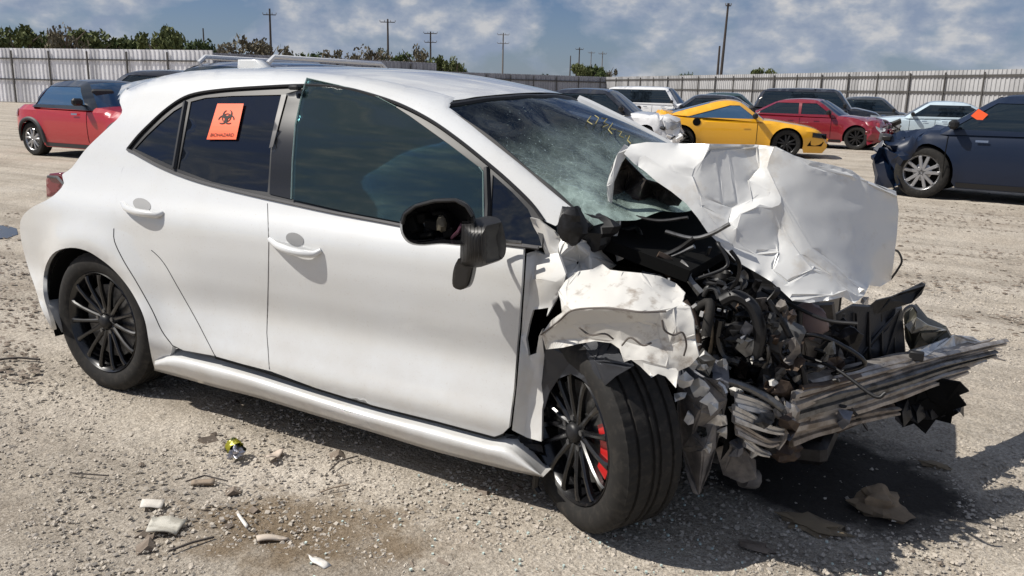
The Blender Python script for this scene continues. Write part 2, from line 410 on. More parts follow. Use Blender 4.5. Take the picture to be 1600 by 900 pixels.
# =================================================================== the ground
def ground_mat():
    m = bpy.data.materials.new('caliche_gravel'); m.use_nodes = True; t = m.node_tree; L = t.links.new; b = t.nodes['Principled BSDF']
    co = t.nodes.new('ShaderNodeNewGeometry')
    def nz(sc, det=6, ro=.6, vec=None):
        n = t.nodes.new('ShaderNodeTexNoise'); n.inputs['Scale'].default_value = sc; n.inputs['Detail'].default_value = det; n.inputs['Roughness'].default_value = ro
        L(vec or co.outputs['Position'], n.inputs['Vector']); return n.outputs['Fac']
    def ramp(src, *el):
        r = t.nodes.new('ShaderNodeValToRGB'); e = r.color_ramp.elements
        e[0].position, e[0].color = el[0][0], (*el[0][1], 1); e[1].position, e[1].color = el[-1][0], (*el[-1][1], 1)
        for p, c in el[1:-1]: x = e.new(p); x.color = (*c, 1)
        L(src, r.inputs[0]); return r.outputs[0]
    def mixc(f, a, c, mode='MIX'):
        x = t.nodes.new('ShaderNodeMixRGB'); x.blend_type = mode
        if isinstance(f, float): x.inputs[0].default_value = f
        else: L(f, x.inputs[0])
        for i, q in ((1, a), (2, c)):
            if isinstance(q, tuple): x.inputs[i].default_value = (*q, 1)
            else: L(q, x.inputs[i])
        return x.outputs[0]
    base = ramp(nz(1.1, 7, .6), (.35, (.395, .352, .298)), (.5, (.45, .408, .35)), (.68, (.50, .458, .402)))
    grain = ramp(nz(120, 4, .75), (.34, (.42, .38, .35)), (.5, (1, 1, 1)), (.66, (1.25, 1.24, 1.22)))
    col = mixc(.75, base, grain, 'MULTIPLY')
    vo = t.nodes.new('ShaderNodeTexVoronoi'); vo.inputs['Scale'].default_value = 95; L(co.outputs['Position'], vo.inputs['Vector'])
    peb = ramp(vo.outputs['Color'], (.2, (.78, .76, .73)), (.8, (1.16, 1.15, 1.13)))
    col = mixc(.8, col, peb, 'MULTIPLY')
    mpt = t.nodes.new('ShaderNodeMapping'); mpt.inputs['Rotation'].default_value = (0, 0, -(YAW-.12)); mpt.inputs['Scale'].default_value = (.16, 2.4, 1); L(co.outputs['Position'], mpt.inputs['Vector'])
    trk = ramp(nz(1.0, 5, .55, mpt.outputs[0]), (.38, (.72, .71, .70)), (.50, (1, 1, 1)), (.62, (1.12, 1.12, 1.12)))
    col = mixc(.75, col, trk, 'MULTIPLY')
    # darker damp dirt patches and straw-like litter
    pt_ = ramp(nz(.35, 8, .65), (.55, (0, 0, 0)), (.70, (1, 1, 1)))
    x = t.nodes.new('ShaderNodeMath'); x.operation = 'MULTIPLY'; x.inputs[1].default_value = .35; L(pt_, x.inputs[0])
    col = mixc(x.outputs[0], col, (.27, .215, .165))
    def spot(cx, cy, rx, ry, soft, ns=3.0, nf=2.2, rot=0):
        mp = t.nodes.new('ShaderNodeMapping'); mp.vector_type = 'TEXTURE'; mp.inputs['Location'].default_value = (cx, cy, 0); mp.inputs['Scale'].default_value = (rx, ry, 1); mp.inputs['Rotation'].default_value = (0, 0, rot)
        L(co.outputs['Position'], mp.inputs['Vector'])
        ln = t.nodes.new('ShaderNodeVectorMath'); ln.operation = 'LENGTH'; L(mp.outputs[0], ln.inputs[0])
        ad = t.nodes.new('ShaderNodeMath'); ad.operation = 'MULTIPLY_ADD'; ad.inputs[1].default_value = nf; L(nz(ns, 7, .65), ad.inputs[0]); ad.inputs[2].default_value = -nf/2
        s_ = t.nodes.new('ShaderNodeMath'); s_.operation = 'ADD'; L(ln.outputs['Value'], s_.inputs[0]); L(ad.outputs[0], s_.inputs[1])
        r = t.nodes.new('ShaderNodeMapRange'); r.inputs[1].default_value = 1+soft; r.inputs[2].default_value = 1-soft; L(s_.outputs[0], r.inputs[0]); return r.outputs[0]
    s1 = P(470, 825, Z=0)
    f = spot(s1.x, s1.y, .42, .22, .35, 6, 2.6, YAW-.1)
    x = t.nodes.new('ShaderNodeMath'); x.operation = 'MULTIPLY'; x.inputs[1].default_value = .72; L(f, x.inputs[0])
    col = mixc(x.outputs[0], col, mixc(.5, (.15, .10, .055), mixc(1.0, grain, (.16, .115, .065), 'MULTIPLY')))
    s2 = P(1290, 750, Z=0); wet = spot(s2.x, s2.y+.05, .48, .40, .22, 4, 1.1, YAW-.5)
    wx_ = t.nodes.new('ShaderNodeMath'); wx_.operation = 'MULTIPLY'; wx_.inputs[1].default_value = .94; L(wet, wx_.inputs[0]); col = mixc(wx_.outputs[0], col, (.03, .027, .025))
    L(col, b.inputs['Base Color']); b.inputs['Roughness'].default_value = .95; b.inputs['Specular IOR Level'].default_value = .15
    h1 = nz(60, 5, .7); h2 = nz(9, 6, .6)
    a1 = t.nodes.new('ShaderNodeMath'); a1.operation = 'MULTIPLY_ADD'; a1.inputs[1].default_value = .35; L(h1, a1.inputs[0]); L(h2, a1.inputs[2])
    bp = t.nodes.new('ShaderNodeBump'); bp.inputs['Strength'].default_value = .9; bp.inputs['Distance'].default_value = .035; L(a1.outputs[0], bp.inputs['Height']); L(bp.outputs[0], b.inputs['Normal'])
    return m
GM = ground_mat()
def axis_pts(c, near, n1, far, n2):
    a = np.linspace(-near, near, n1); g = near*(far/near)**(np.arange(1, n2+1)/n2)
    return np.concatenate([-g[::-1], a, g])+c
gx = axis_pts(2.2, 5, 260, 1500, 60); gy = axis_pts(1.5, 5, 260, 1500, 60)
XX, YY = np.meshgrid(gx, gy, indexing='ij')
ZZ = np.zeros_like(XX)
for i in range(XX.shape[0]):
    for j in range(XX.shape[1]):
        x, y = XX[i, j], YY[i, j]
        if abs(x) < 40 and abs(y) < 40:
            ZZ[i, j] = .018*noise.noise(Vector((x*1.3, y*1.3, 0)))+.009*noise.noise(Vector((x*5, y*5, 3)))+.004*noise.noise(Vector((x*14, y*14, 3)))
d = np.minimum.reduce([np.hypot(XX-a, YY-b_) for a, b_ in ((.02, .12), (2.45, .15), (.02, 1.7), (2.5, 1.7))])
ZZ *= np.clip(d/.5-.3, 0.05, 1); ZZ -= .004
nx_, ny_ = XX.shape
V = np.stack([XX.ravel(), YY.ravel(), ZZ.ravel()], 1)
I = np.arange(nx_*ny_).reshape(nx_, ny_); Fq = np.stack([I[:-1, :-1].ravel(), I[1:, :-1].ravel(), I[1:, 1:].ravel(), I[:-1, 1:].ravel()], 1)
def fastmesh(name, V, Fq, m, parent=None, smooth=True):
    me = bpy.data.meshes.new(name); k = Fq.shape[1]
    me.vertices.add(len(V)); me.vertices.foreach_set('co', np.asarray(V, np.float32).ravel())
    me.loops.add(len(Fq)*k); me.loops.foreach_set('vertex_index', Fq.ravel().astype(np.int32))
    me.polygons.add(len(Fq)); me.polygons.foreach_set('loop_start', np.arange(0, len(Fq)*k, k, dtype=np.int32)); me.polygons.foreach_set('loop_total', np.full(len(Fq), k, np.int32))
    me.polygons.foreach_set('use_smooth', np.full(len(Fq), smooth)); me.materials.append(m); me.update(calc_edges=True); me.validate()
    o = bpy.data.objects.new(name, me); COL.objects.link(o)
    if parent: o.parent = parent
    return o
tag(fastmesh('ground', V, Fq, GM), kind='structure')
# loose stones: thousands of small chips lying near the camera
rs = np.random.RandomState(5)
STONE = mat('stone_chips', (.40, .36, .305), .9, spec=.2, var=(14, (.48, .43, .37), .40, .62))
def scatter(name, n, area, size, m, flatk=.6, label=None):
    (r0, r1, f0, f1) = area
    f = f0+(f1-f0)*rs.rand(n)**1.4; r = (r0+(r1-r0)*rs.rand(n))*(f/f0)
    x = CAM[0]+r*EX[0]+f*EF[0]; y = CAM[1]+r*EX[1]+f*EF[1]
    s = size*(.4+rs.rand(n)**4*2.4)
    wc = P(1290, 750, Z=0); s = np.where((np.hypot(x-wc.x, (y-wc.y-.05)*1.1) < .44) & (rs.rand(n) < .93), s*.02, s)
    base = np.array([(1, 0, 0), (0, 1, 0), (-1, 0, 0), (0, -1, 0), (.5, .5, 1), (-.6, -.3, .9)], float)
    fc = np.array([(0, 1, 4), (1, 5, 4), (1, 2, 5), (2, 3, 5), (3, 0, 4), (3, 4, 5)])
    jit = 1+.5*(rs.rand(n, 6, 3)-.5)
    V = base[None]*jit*s[:, None, None]; V[:, :, 2] *= flatk
    a = rs.rand(n)*6.28; ca, sa = np.cos(a), np.sin(a)
    X = V[:, :, 0]*ca[:, None]-V[:, :, 1]*sa[:, None]; Y = V[:, :, 0]*sa[:, None]+V[:, :, 1]*ca[:, None]
    Z = V[:, :, 2]-.25*s[:, None]
    A = np.stack([X+x[:, None], Y+y[:, None], Z], 2).reshape(-1, 3)
    Fq = (fc[None]+6*np.arange(n)[:, None, None]).reshape(-1, 3)
    return tag(fastmesh(name, A, Fq, m, None, False), label, None, None, 'stuff')
scatter('gravel', 70000, (-1.15, 1.15, 1.55, 6.5), .0040, STONE, .6, 'pale crushed gravel chips spread over the dusty yard')
scatter('gravel_grit', 9000, (-1.2, 1.2, 4, 22), .012, STONE, .6, 'coarser pale grit further back in the yard')
GLC = mat('broken_glass', (.55, .66, .62), .15, coat=.5)
n = 420; ga = rs.rand(n)*6.28; gr_ = rs.rand(n)**.7
gcx, gcy = 2.75, -.25; gxx = gcx+1.1*gr_*np.cos(ga); gyy = gcy+.75*gr_*np.sin(ga)
A = []; Fl = []
for x, y in zip(gxx, gyy):
    s = rs.uniform(.002, .0055); b_ = len(A); a = rs.rand()*6.28
    for k in range(4): A.append((x+s*math.cos(a+k*1.57), y+s*math.sin(a+k*1.57), .004))
    for k in range(4): A.append((x+s*math.cos(a+k*1.57), y+s*math.sin(a+k*1.57), .004+s*1.1))
    Fl += [(b_+4, b_+5, b_+6, b_+7)]+[(b_+i, b_+(i+1) % 4, b_+4+(i+1) % 4, b_+4+i) for i in range(4)]
tag(fastmesh('broken_glass', A, np.array(Fl), GLC, None, False), 'crumbs of broken glass strewn on the ground round the front wheel', None, None, 'stuff')
CLOD = mat('dirt_clods', (.14, .11, .085), .95, var=(20, (.22, .18, .145), .4, .6))
scatter('dirt_clods', 900, (-1.1, 1.3, 2.2, 26), .016, CLOD, .5, 'dark dirt clods and leaf scraps scattered on the yard')
# long thin ruts of darker litter on the right, behind the hood
n = 1100; cl = []
for k in range(n):
    u = rnd.uniform(1405, 1600); v = rnd.choice((325, 345, 350, 400, 440, 500))+rnd.gauss(0, 9)
    if rnd.random() < .3: u = rnd.uniform(0, 60); v = rnd.uniform(330, 600)
    cl.append(P(u, v, Z=.002))
A = []; Fl = []
for q in cl:
    s = rnd.uniform(.006, .022); b_ = len(A); a = rnd.uniform(0, 6.28)
    for k in range(4): A.append((q.x+s*rnd.uniform(.6, 2.0)*math.cos(a+k*1.57), q.y+s*rnd.uniform(.4, 1.2)*math.sin(a+k*1.57), rnd.uniform(-.002, .008)))
    A.append((q.x, q.y, s*.5)); Fl += [(b_+i, b_+(i+1) % 4, b_+4) for i in range(4)]
tag(fastmesh('leaf_litter', A, np.array(Fl), CLOD, None, False), 'dark leaf scraps and bark lying in bands on the ground right of the hood', None, None, 'stuff')
# litter one can pick up
def litter(name, poly, m, label, cat, h=.004, curl=.01, z=.004):
    pts, tri = fill(poly, 6)
    d = rays(pts); t = (z-CAM[2])/d[:, 2]; V3 = CAM+d*t[:, None]; lo = V3.mean(0)
    for i in range(len(V3)): V3[i, 2] += curl*(abs(noise.noise(Vector(V3[i])*9))*2)
    V, Fc = thicken(V3, tri, np.array([0, 0, -h])); V = V-np.array([lo[0], lo[1], 0])
    return tag(mesh(name, V, Fc, m, None, loc=(lo[0], lo[1], 0)), label, cat)
PAPER = mat('dirty_paper', (.62, .58, .52), .8, var=(30, (.45, .41, .36), .5, .7)); PAPER2 = mat('grey_board', (.50, .48, .42), .8, var=(25, (.36, .34, .29), .45, .6))
BARK = mat('dry_wood', (.28, .22, .165), .9); BARKD = mat('dark_twig', (.06, .05, .045), .9); WHITEP = mat('white_scrap', (.72, .69, .64), .6)
litter('cardboard_scrap', [(238, 808), (292, 812), (275, 834), (228, 832)], PAPER2, 'grey piece of torn cardboard, the larger flat scrap at lower left', 'litter', .006, .014, .010)
litter('paper_scrap', [(222, 781), (258, 781), (252, 794), (218, 794)], PAPER, 'small pinkish white paper scrap just above the torn cardboard', 'litter', .003, .008)
litter('plastic_shard', [(370, 804), (374, 803), (388, 822), (384, 826)], WHITEP, 'thin white plastic sliver at the edge of the brown stain', 'litter', .006, .004)
litter('foil_scrap', [(482, 868), (500, 874), (518, 884), (506, 890), (488, 882)], WHITEP, 'crumpled white scrap below the brown stain, nearest the bottom edge', 'litter', .006, .016)
litter('wood_chip', [(300, 750), (336, 748), (334, 755), (298, 756)], BARK, 'pale flat wood chip lying left of the brown stain', 'litter', .008, .006)
litter('bark_strip', [(400, 838), (440, 838), (452, 842), (420, 846), (402, 848)], mat('pale_bark', (.5, .43, .36), .9), 'pale bark strip inside the brown stain', 'litter', .006, .01)
litter('dried_leaf', [(412, 716), (436, 702), (444, 706), (432, 720), (418, 724)], mat('pale_leaf', (.50, .42, .35), .8), 'curled pale leaf right of the crushed can', 'litter', .003, .018)
def stick(pts, r, m, label):
    q = [P(u, v, Z=.008) for u, v in pts]; o = q[0].copy(); o.z = 0
    return tag(MB().tube([p-o+Vector((0, 0, rnd.uniform(-.003, .006))) for p in q], r, 5).build('twig', m, None, loc=o), label, 'twig', 'twigs on the ground')
stick([(264, 862), (300, 850), (334, 838)], .004, BARKD, 'dark twig below the torn cardboard')
stick([(290, 752), (320, 742), (356, 752)], .003, BARKD, 'thin dark twig beside the pale wood chip')
stick([(110, 738), (140, 742), (170, 743)], .003, BARKD, 'short dark twig left of the paper scrap')
stick([(500, 768), (520, 764), (546, 758)], .003, BARK, 'small twig above the brown stain')
stick([(515, 735), (530, 722), (560, 714)], .003, BARKD, 'bent dark twig between stain and side skirt')
stick([(0, 562), (30, 560), (62, 563)], .006, BARKD, 'long dark twig left of the rear wheel')
c0 = P(366, 712, Z=.0); can = empty('crushed_can', (c0.x, c0.y, 0), 0, 'crushed yellow green drink can on the gravel in front of the car', 'can')
CANY = mat('yellow_green_can', (.30, .28, .02), .35, metal=.3, var=(30, (.02, .03, .01), .5, .56)); CANS = mat('crushed_can_metal', (.45, .45, .5), .3, metal=.9, bump=(60, .6, .01))
V = []
for i in range(9):
    for j in range(16):
        a = 2*math.pi*j/16; k = 1+.45*noise.noise(Vector((math.cos(a)*1.5, math.sin(a)*1.5, i*.5)))
        V.append((-.028+.05*i/8*math.cos(.4)+.0, .028*k*math.cos(a)*1.0+.01*i/8, .030+.028*k*math.sin(a)))
mesh('can_body', V, [(i*16+j, i*16+(j+1) % 16, (i+1)*16+(j+1) % 16, (i+1)*16+j) for i in range(8) for j in range(16)], CANY, can).rotation_euler = (0, 0, -.7)
MB().blob((.022, -.018, .022), (.045, .05, .04), 1.4, 5, 14, 10).build('can_torn_end', CANS, can, ang=20)
MB().lathe([(.026, 0), (.028, .004), (.024, .006), (.0, .004)], 16, 'X', (-.032, .0, .03)).build('can_lid', BLACKG, can).rotation_euler = (0, 0, -.7)
c0 = P(1374, 796, Z=0)
tag(MB().blob((0, 0, .02), (.17, .13, .10), .7, 12, 18, 12).build('tan_stone', mat('tan_stone', (.27, .20, .13), .9, var=(12, (.18, .135, .09), .4, .6), bump=(30, .4, .01)), None, ang=30, loc=c0), 'tan flat sided stone lying in the shadow in front of the bumper beam', 'stone')
for (u, v, s, lb) in ((1270, 822, .10, 'brown crushed leaf pad at the lower edge of the front shadow'), (1180, 856, .05, 'dark clod at the near edge of the shadow'), (1460, 728, .05, 'small stone in the shadow right of the tan stone')):
    c0 = P(u, v, Z=0)
    tag(MB().blob((0, 0, .004), (s*2, s, s*.35), .9, int(u), 14, 9).build('dirt_clod', CLOD if v > 850 else mat('brown_clod', (.22, .17, .11), .9), None, ang=30, loc=c0), lb, 'clod')
# cast shadow at the yard's left edge, painted as a flat dark patch
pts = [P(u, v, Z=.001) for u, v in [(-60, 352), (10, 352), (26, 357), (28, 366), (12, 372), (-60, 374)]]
tag(mesh('ground_shadow_patch', pts, [tuple(range(6))[::-1]], mat('painted_ground_shadow', (.035, .04, .05), .12), None, False), kind='structure')

# =================================================================== the wrecked white hatchback
CXs = [-.95, -.88, -.75, -.5, -.2, .1, .5, 1.0, 1.3, 1.6, 1.8, 2.0, 2.3, 2.53, 2.8]
CZs = [1.26, 1.33, 1.385, 1.425, 1.455, 1.47, 1.48, 1.48, 1.465, 1.425, 1.385, 1.315, 1.195, 1.09, .96]
SZs = [.05, .16, .22, .30, .38, .48, .62, .75, .85, .92, 1.0, 1.1, 1.2, 1.3, 1.38, 1.45, 1.5]
SYs = [.10, .05, .025, .002, .026, .054, .038, .024, .030, .070, .108, .145, .19, .25, .30, .36, .42]
def yside(x, z):
    y = interp(SZs, SYs, z)
    y = y + .25*np.clip(x-2.0, 0, 9)**2 + .24*np.clip(-.15-x, 0, 9)**2
    r = np.sqrt(x**2+(z-.32)**2)
    y = y-.050*np.exp(-((r-.36)/.10)**2)*(z > .0)*np.clip((z-.1)/.3, 0, 1)
    y = y-.03*np.exp(-((x-.5)/.25)**2-((z-.5)/.2)**2)
    return y
def ztop(x, y):
    dy = y-.92
    return interp(CXs, CZs, x+.42*dy**2)-.12*dy**2-.16*np.clip(.35-x, 0, 2)**1.8*(dy/.42)**2
def Fimp(p, k=.05):
    a = p[:, 1]-yside(p[:, 0], p[:, 2]); b = ztop(p[:, 0], p[:, 1])-p[:, 2]
    h = np.clip(.5+.5*(b-a)/k, 0, 1)
    return b*(1-h)+a*h-k*h*(1-h)
def surf(uv, off=0.0, ymax=.95):
    """points of the body surface seen at picture points uv; off > 0 moves them outwards"""
    d = rays(uv); d = d/d[:, 1:2]
    y0 = -.16; best = np.full(len(d), -9.); by = np.zeros(len(d)); lo = np.full(len(d), y0); hit = np.zeros(len(d), bool); hi = np.full(len(d), y0)
    for y in np.arange(y0, ymax, .01):
        p = CAM+d*(y-CAM[1]); f = Fimp(p)
        new = (~hit) & (f > 0); hi[new] = y; lo[new] = y-.01; hit |= new
        bb = (~hit) & (f > best) & (y < .55); best[bb] = f[bb]; by[bb] = y
    for _ in range(18):
        mid = (lo+hi)/2; f = Fimp(CAM+d*(mid-CAM[1])[:, None]); hi = np.where(f > 0, mid, hi); lo = np.where(f > 0, lo, mid)
    y = np.where(hit, hi, by)
    p = CAM+d*(y-CAM[1])[:, None]
    if off:
        g = np.zeros_like(p)
        for i in range(3):
            q = p.copy(); q[:, i] += .004; g[:, i] = (Fimp(q)-Fimp(p))
        g /= np.linalg.norm(g, axis=1)[:, None]+1e-9
        p = p-g*off
    return p
HERO = empty('wrecked_hatchback', (0, 0, 0), 0, 'white hatchback with its crushed front end, torn off hood and wide open engine bay', 'car')
def panel(name, poly, m, parent=HERO, step=9, off=0.0, th=.012, holes=(), ang=50):
    pts, tri = fill(poly, step, holes)
    V3 = surf(pts, off)
    V, Fc = thicken(V3, tri, np.array([0, th, 0.]))
    return sharp(mesh(name, V, Fc, m, parent), ang)
def mirror(o, name, m=None):
    c = o.copy(); c.data = o.data.copy(); c.name = name; COL.objects.link(c)
    me = c.data; n = len(me.vertices); a = np.empty(n*3); me.vertices.foreach_get('co', a); a = a.reshape(-1, 3); a[:, 1] = 1.84-a[:, 1]
    me.vertices.foreach_set('co', a.ravel()); me.flip_normals(); me.update()
    if m: me.materials.clear(); me.materials.append(m)
    return c
pt = lambda a: [tuple(q) for q in a]
SEAM = [tuple(proj((x, .40, float(ztop(np.array([x]), np.array([.40]))[0])))) for x in np.linspace(-.17, 1.66, 22)]
DLO_TOP = pt(curve([(850, 345), (830, 318), (795, 284), (760, 254), (715, 218), (670, 187), (620, 162), (560, 143), (520, 136), (470, 134), (400, 137), (345, 141), (305, 147), (282, 156), (258, 173), (236, 193), (217, 212), (200, 233)], 8))
BELT = pt(curve([(200, 233), (250, 260), (300, 280), (350, 294), (400, 306), (450, 317), (520, 332), (600, 347), (640, 355), (700, 367), (760, 378), (842, 388)], 10))
ARCH = pt(curve([(242, 577), (238, 563), (233, 537), (227, 503), (217, 477), (200, 448), (177, 421), (153, 402), (133, 391), (110, 387), (87, 393), (74, 409), (68, 432), (68, 460), (75, 487), (82, 514)], 7))
GAP1 = pt(curve([(178, 357), (179, 377), (193, 407), (213, 440), (237, 483), (253, 517), (270, 540)], 8))
GAP2 = pt(curve([(178, 357), (195, 362), (225, 382), (253, 407), (277, 447), (307, 500), (320, 525), (337, 558)], 8))
REAR = pt(curve([(82, 516), (66, 485), (55, 450), (44, 418), (34, 380), (31, 352), (36, 337), (50, 324), (74, 312), (90, 300), (100, 286), (97, 273), (112, 262), (135, 232), (165, 203), (186, 183), (191, 172), (187, 160), (189, 149), (198, 141)], 7))
# side shell: rear quarter, roof side and A-pillar in one pressing
body = panel('body_side', REAR+SEAM+[(697, 168), (735, 196), (780, 233), (840, 283), (896, 327), (884, 341), (868, 353)]+DLO_TOP[:-1]+[(200, 233), (184, 290), (178, 357)]+GAP1[1:]+[(266, 556)]+ARCH[0:], WHITE, step=9, th=.02)
rear_door = panel('rear_door', [(200, 233)]+[p for p in BELT if 200 < p[0] < 416]+[(417, 310), (420, 380), (419, 440), (417, 520), (423, 580), (380, 569), (338, 557)]+GAP2[::-1][1:-1]+[(178, 357), (184, 290)], WHITE, step=9)
flare = panel('door_flare', GAP1[1:]+[(285, 547), (335, 556)]+[(p[0], p[1]) for p in GAP2[::-1][1:]], WHITE, step=9, off=.0)
front_door = panel('front_door', [(417, 310)]+[p for p in BELT if 420 < p[0] < 830]+[(818, 388), (815, 443), (810, 513), (803, 607), (795, 668), (786, 677), (773, 683), (680, 658), (587, 635), (493, 606), (423, 580), (417, 520), (419, 440), (420, 380)], WHITE, step=9)
for o_, nm in ((body, 'far_body_side'), (rear_door, 'far_rear_door'), (flare, 'far_door_flare'), (front_door, 'far_front_door')): mirror(o_, nm)
inner = panel('inner_structure', [(120, 380), (205, 238), (300, 283), (480, 325), (640, 357), (812, 386), (800, 600), (792, 664), (600, 628), (400, 570), (250, 520), (225, 430), (180, 395)], BLACKM, step=30, off=-.05, th=.005)
mirror(inner, 'far_inner_structure')
# roof
def roof_grid(x0, xc1, ya, yb, nx, ny):
    V = []; ys = np.linspace(ya, yb, ny)
    for i in range(nx):
        for y in ys:
            dy = y-.92; xe = xc1-.42*dy*dy+.0; xr_ = x0+1.22*max(0, abs(y-.92)-.04); x = xr_+(xe-xr_)*i/(nx-1)
            yy = y if y < .92 else 1.84-y
            lo, hi = .9, 1.6
            for _ in range(26):
                mid = (lo+hi)/2
                if Fimp(np.array([[x, yy, mid]]))[0] > 0: lo = mid
                else: hi = mid
            V.append((x, y, lo-.003*(abs(y-.92) > .48)-.002))
    Fc = [(i*ny+j, i*ny+j+1, (i+1)*ny+j+1, (i+1)*ny+j) for i in range(nx-1) for j in range(ny-1)]
    Fc = [f[::-1] for f in Fc]
    return V, Fc
V, Fc = roof_grid(-.84, 1.79, .395, 1.445, 44, 25)
mesh('roof', np.concatenate([V, np.array(V)-[0, 0, .02]]), [tuple(f) for f in Fc]+[tuple(i+len(V) for i in f[::-1]) for f in Fc], WHITE, HERO)
# tail of the car (hatch, bumper), out of the picture but solid
RB = surf(np.array(REAR[:-1])); V = []
for p in RB:
    for t in np.linspace(-1, 1, 21):
        y = .92+t*(.92-p[1]); V.append((p[0]+.07-.17*(1-abs(t)**3), y, p[2]))
Fc = [(i*21+j, (i+1)*21+j, (i+1)*21+j+1, i*21+j+1) for i in range(len(RB)-1) for j in range(20)]
mesh('hatch_and_bumper', V, Fc, WHITE, HERO)
def lamp_poly(poly, Y0, dY, name, m, parent=HERO):
    pts, tri = fill(poly, 5); V3 = PY(pts, Y0); V, Fc = thicken(V3, tri, np.array([-.05, dY, 0])); return mesh(name, V, Fc, m, parent)
TAILRED = mat('tail_lamp_red', (.16, .012, .02), .12, coat=1)
lamp_poly([(73, 309), (72, 280), (78, 271), (96, 271), (101, 284), (92, 298), (82, 305)], .20, .30, 'tail_lamp', TAILRED)
MB().tube([P(75, 276, Y=.195), P(90, 277, Y=.19), P(99, 287, Y=.185)], .007).build('lamp_chrome', GREYM, HERO)
# spoiler lip over the hatch and the fin
pts, tri = fill([(372, 93), (398, 93), (406, 98), (415, 107), (390, 109), (371, 108)], 5)
V, Fc = thicken(PY(pts, .90), tri, np.array([.0, .05, 0])); mesh('roof_fin', V, Fc, WHITE, HERO)
MB().tube([P(202, 141, Y=.33), P(196, 147, Y=.33), P(193, 158, Y=.33), P(196, 168, Y=.33)], .014).build('spoiler_end', WHITE, HERO)
# side skirt
top = curve([(242, 560), (270, 546), (337, 560), (400, 578), (493, 608.5), (587, 637), (680, 660), (773, 685), (800, 690), (845, 741)], 12)
low = curve([(241, 579), (290, 592), (340, 606), (400, 621), (493, 649), (587, 677), (661, 700), (720, 716), (800, 736), (848, 746)], 12)
n = 60
def resamp(c, n):
    c = np.array(c); d = np.r_[0, np.cumsum(np.linalg.norm(np.diff(c, axis=0), axis=1))]; t = np.linspace(0, d[-1], n)
    return np.stack([np.interp(t, d, c[:, 0]), np.interp(t, d, c[:, 1])], 1)
top = resamp(top, n); low = resamp(low, n)
rows = []; prof = [(0, .028), (.10, .020), (.22, -.002), (.36, -.024), (.5, -.031), (.66, -.024), (.85, -.006), (1, .012)]
for t, y in prof:
    uv = top*(1-t)+low*t; rows.append(PY(uv, y+.006))
b = rows[-1].copy(); b[:, 1] += .12; b[:, 2] += .01; rows.append(b)
b = rows[0].copy(); b[:, 1] += .05; rows.insert(0, b)
V = np.concatenate(rows); nr = len(rows)
Fc = [(r*n+i, (r+1)*n+i, (r+1)*n+i+1, r*n+i+1) for r in range(nr-1) for i in range(n-1)]
o = mesh('side_skirt', V, Fc, WHITE, HERO); mirror(o, 'far_side_skirt')
MB().box((1.0, .92, .22), (2.6, 1.55, .08)).build('floor_pan', BLACKM, HERO)
# rubber seals and shadow gaps
def seam_line(name, poly, r, m, off=.0):
    MB().tube([Vector(q) for q in surf(np.array(dense(poly, 10, False)), off)], r, 5).build(name, m, HERO)
seam_line('door_gap', GAP1+[(287, 548), (337, 558.5)], .0022, TRIM, .0)
seam_line('door_crease_gap', GAP2[9:], .0020, TRIM, .0)
seam_line('front_rear_door_gap', [(418, 318), (420, 380), (419, 440), (417, 520), (421, 577)], .0016, TRIMG, .0)
seam_line('sill_gap', [(337, 559), (400, 577), (493, 607.5), (587, 636), (680, 659), (773, 684), (788, 679)], .0045, BLACKM, .0)
# glass area
WIN_Q = [(209, 232), (228, 211), (250, 190), (270, 173), (287, 163), (269, 260), (240, 247)]
WIN_R = [(297, 158), (320, 152), (360, 149), (440, 147), (431, 185), (422, 230), (417, 300), (380, 295), (330, 284), (277, 264)]
WIN_F = [(481, 124), (530, 135), (583, 149), (612, 164), (640, 182), (700, 225), (754, 266), (757, 372), (700, 361), (640, 350), (550, 333), (457, 312), (459, 250), (463, 197), (470, 160)]
WIN_T = [(769, 272), (800, 300), (824, 326), (836, 352), (846, 384), (800, 378), (764, 374)]
fr = panel('window_frame', DLO_TOP[::-1][:]+[(846, 386)]+BELT[::-1][1:-1], TRIM, step=9, off=-.004, th=.01,
      holes=[WIN_Q, WIN_R, [(474, 143), (530, 146), (583, 155), (612, 168), (640, 186), (698, 230), (750, 270), (753, 368), (700, 358), (640, 347), (550, 330), (460, 309), (462, 250), (466, 197)], WIN_T])
mirror(fr, 'far_window_frame')
gq = panel('quarter_window', WIN_Q, GLASSD, step=14, off=-.008, th=.004)
gr = panel('rear_door_window', WIN_R, GLASSD, step=12, off=-.008, th=.004)
gf = panel('front_door_window', WIN_F, GLASSF, step=12, off=.004, th=.004)
gt = panel('front_triangle_window', WIN_T, GLASSD, step=12, off=-.008, th=.004)
for o_, nm in ((gq, 'far_quarter_window'), (gr, 'far_rear_door_window'), (gf, 'far_front_door_window'), (gt, 'far_triangle_window')): mirror(o_, nm, BLACKG if nm != 'far_front_door_window' else GLASSD)
panel('pillar_trim', [(444, 147), (472, 139), (466, 190), (458, 245), (455, 311), (421, 303), (424, 240), (432, 190)], BLACKG, step=10, off=.0, th=.006)
panel('pillar_highlight_trim', [(441, 149), (449, 149), (438, 190), (428, 230), (422, 232), (431, 190)], TRIMG, step=8, off=.006, th=.004)
seam_line('belt_moulding', [(200, 234)]+BELT[1:], .0065, TRIMG, .004)
seam_line('window_seal', DLO_TOP[::-1][:], .006, TRIM, .003)
seam_line('quarter_divider', [(290, 159), (281, 210), (272, 263)], .010, TRIM, .0)
seam_line('glass_run_channel', [(760, 262), (762, 320), (760, 376)], .010, TRIM, .0)
seam_line('glass_edge', [(481, 124), (474, 145), (463, 197), (459, 250), (457, 312)], .0035, GLASSE, .006)
seam_line('glass_top_edge', [(481, 124), (530, 135), (583, 149), (620, 168)], .002, GLASSE, .006)
seam_line('glass_front_edge', [(750, 262), (756, 270), (757, 372)], .003, GLASSE, .006)
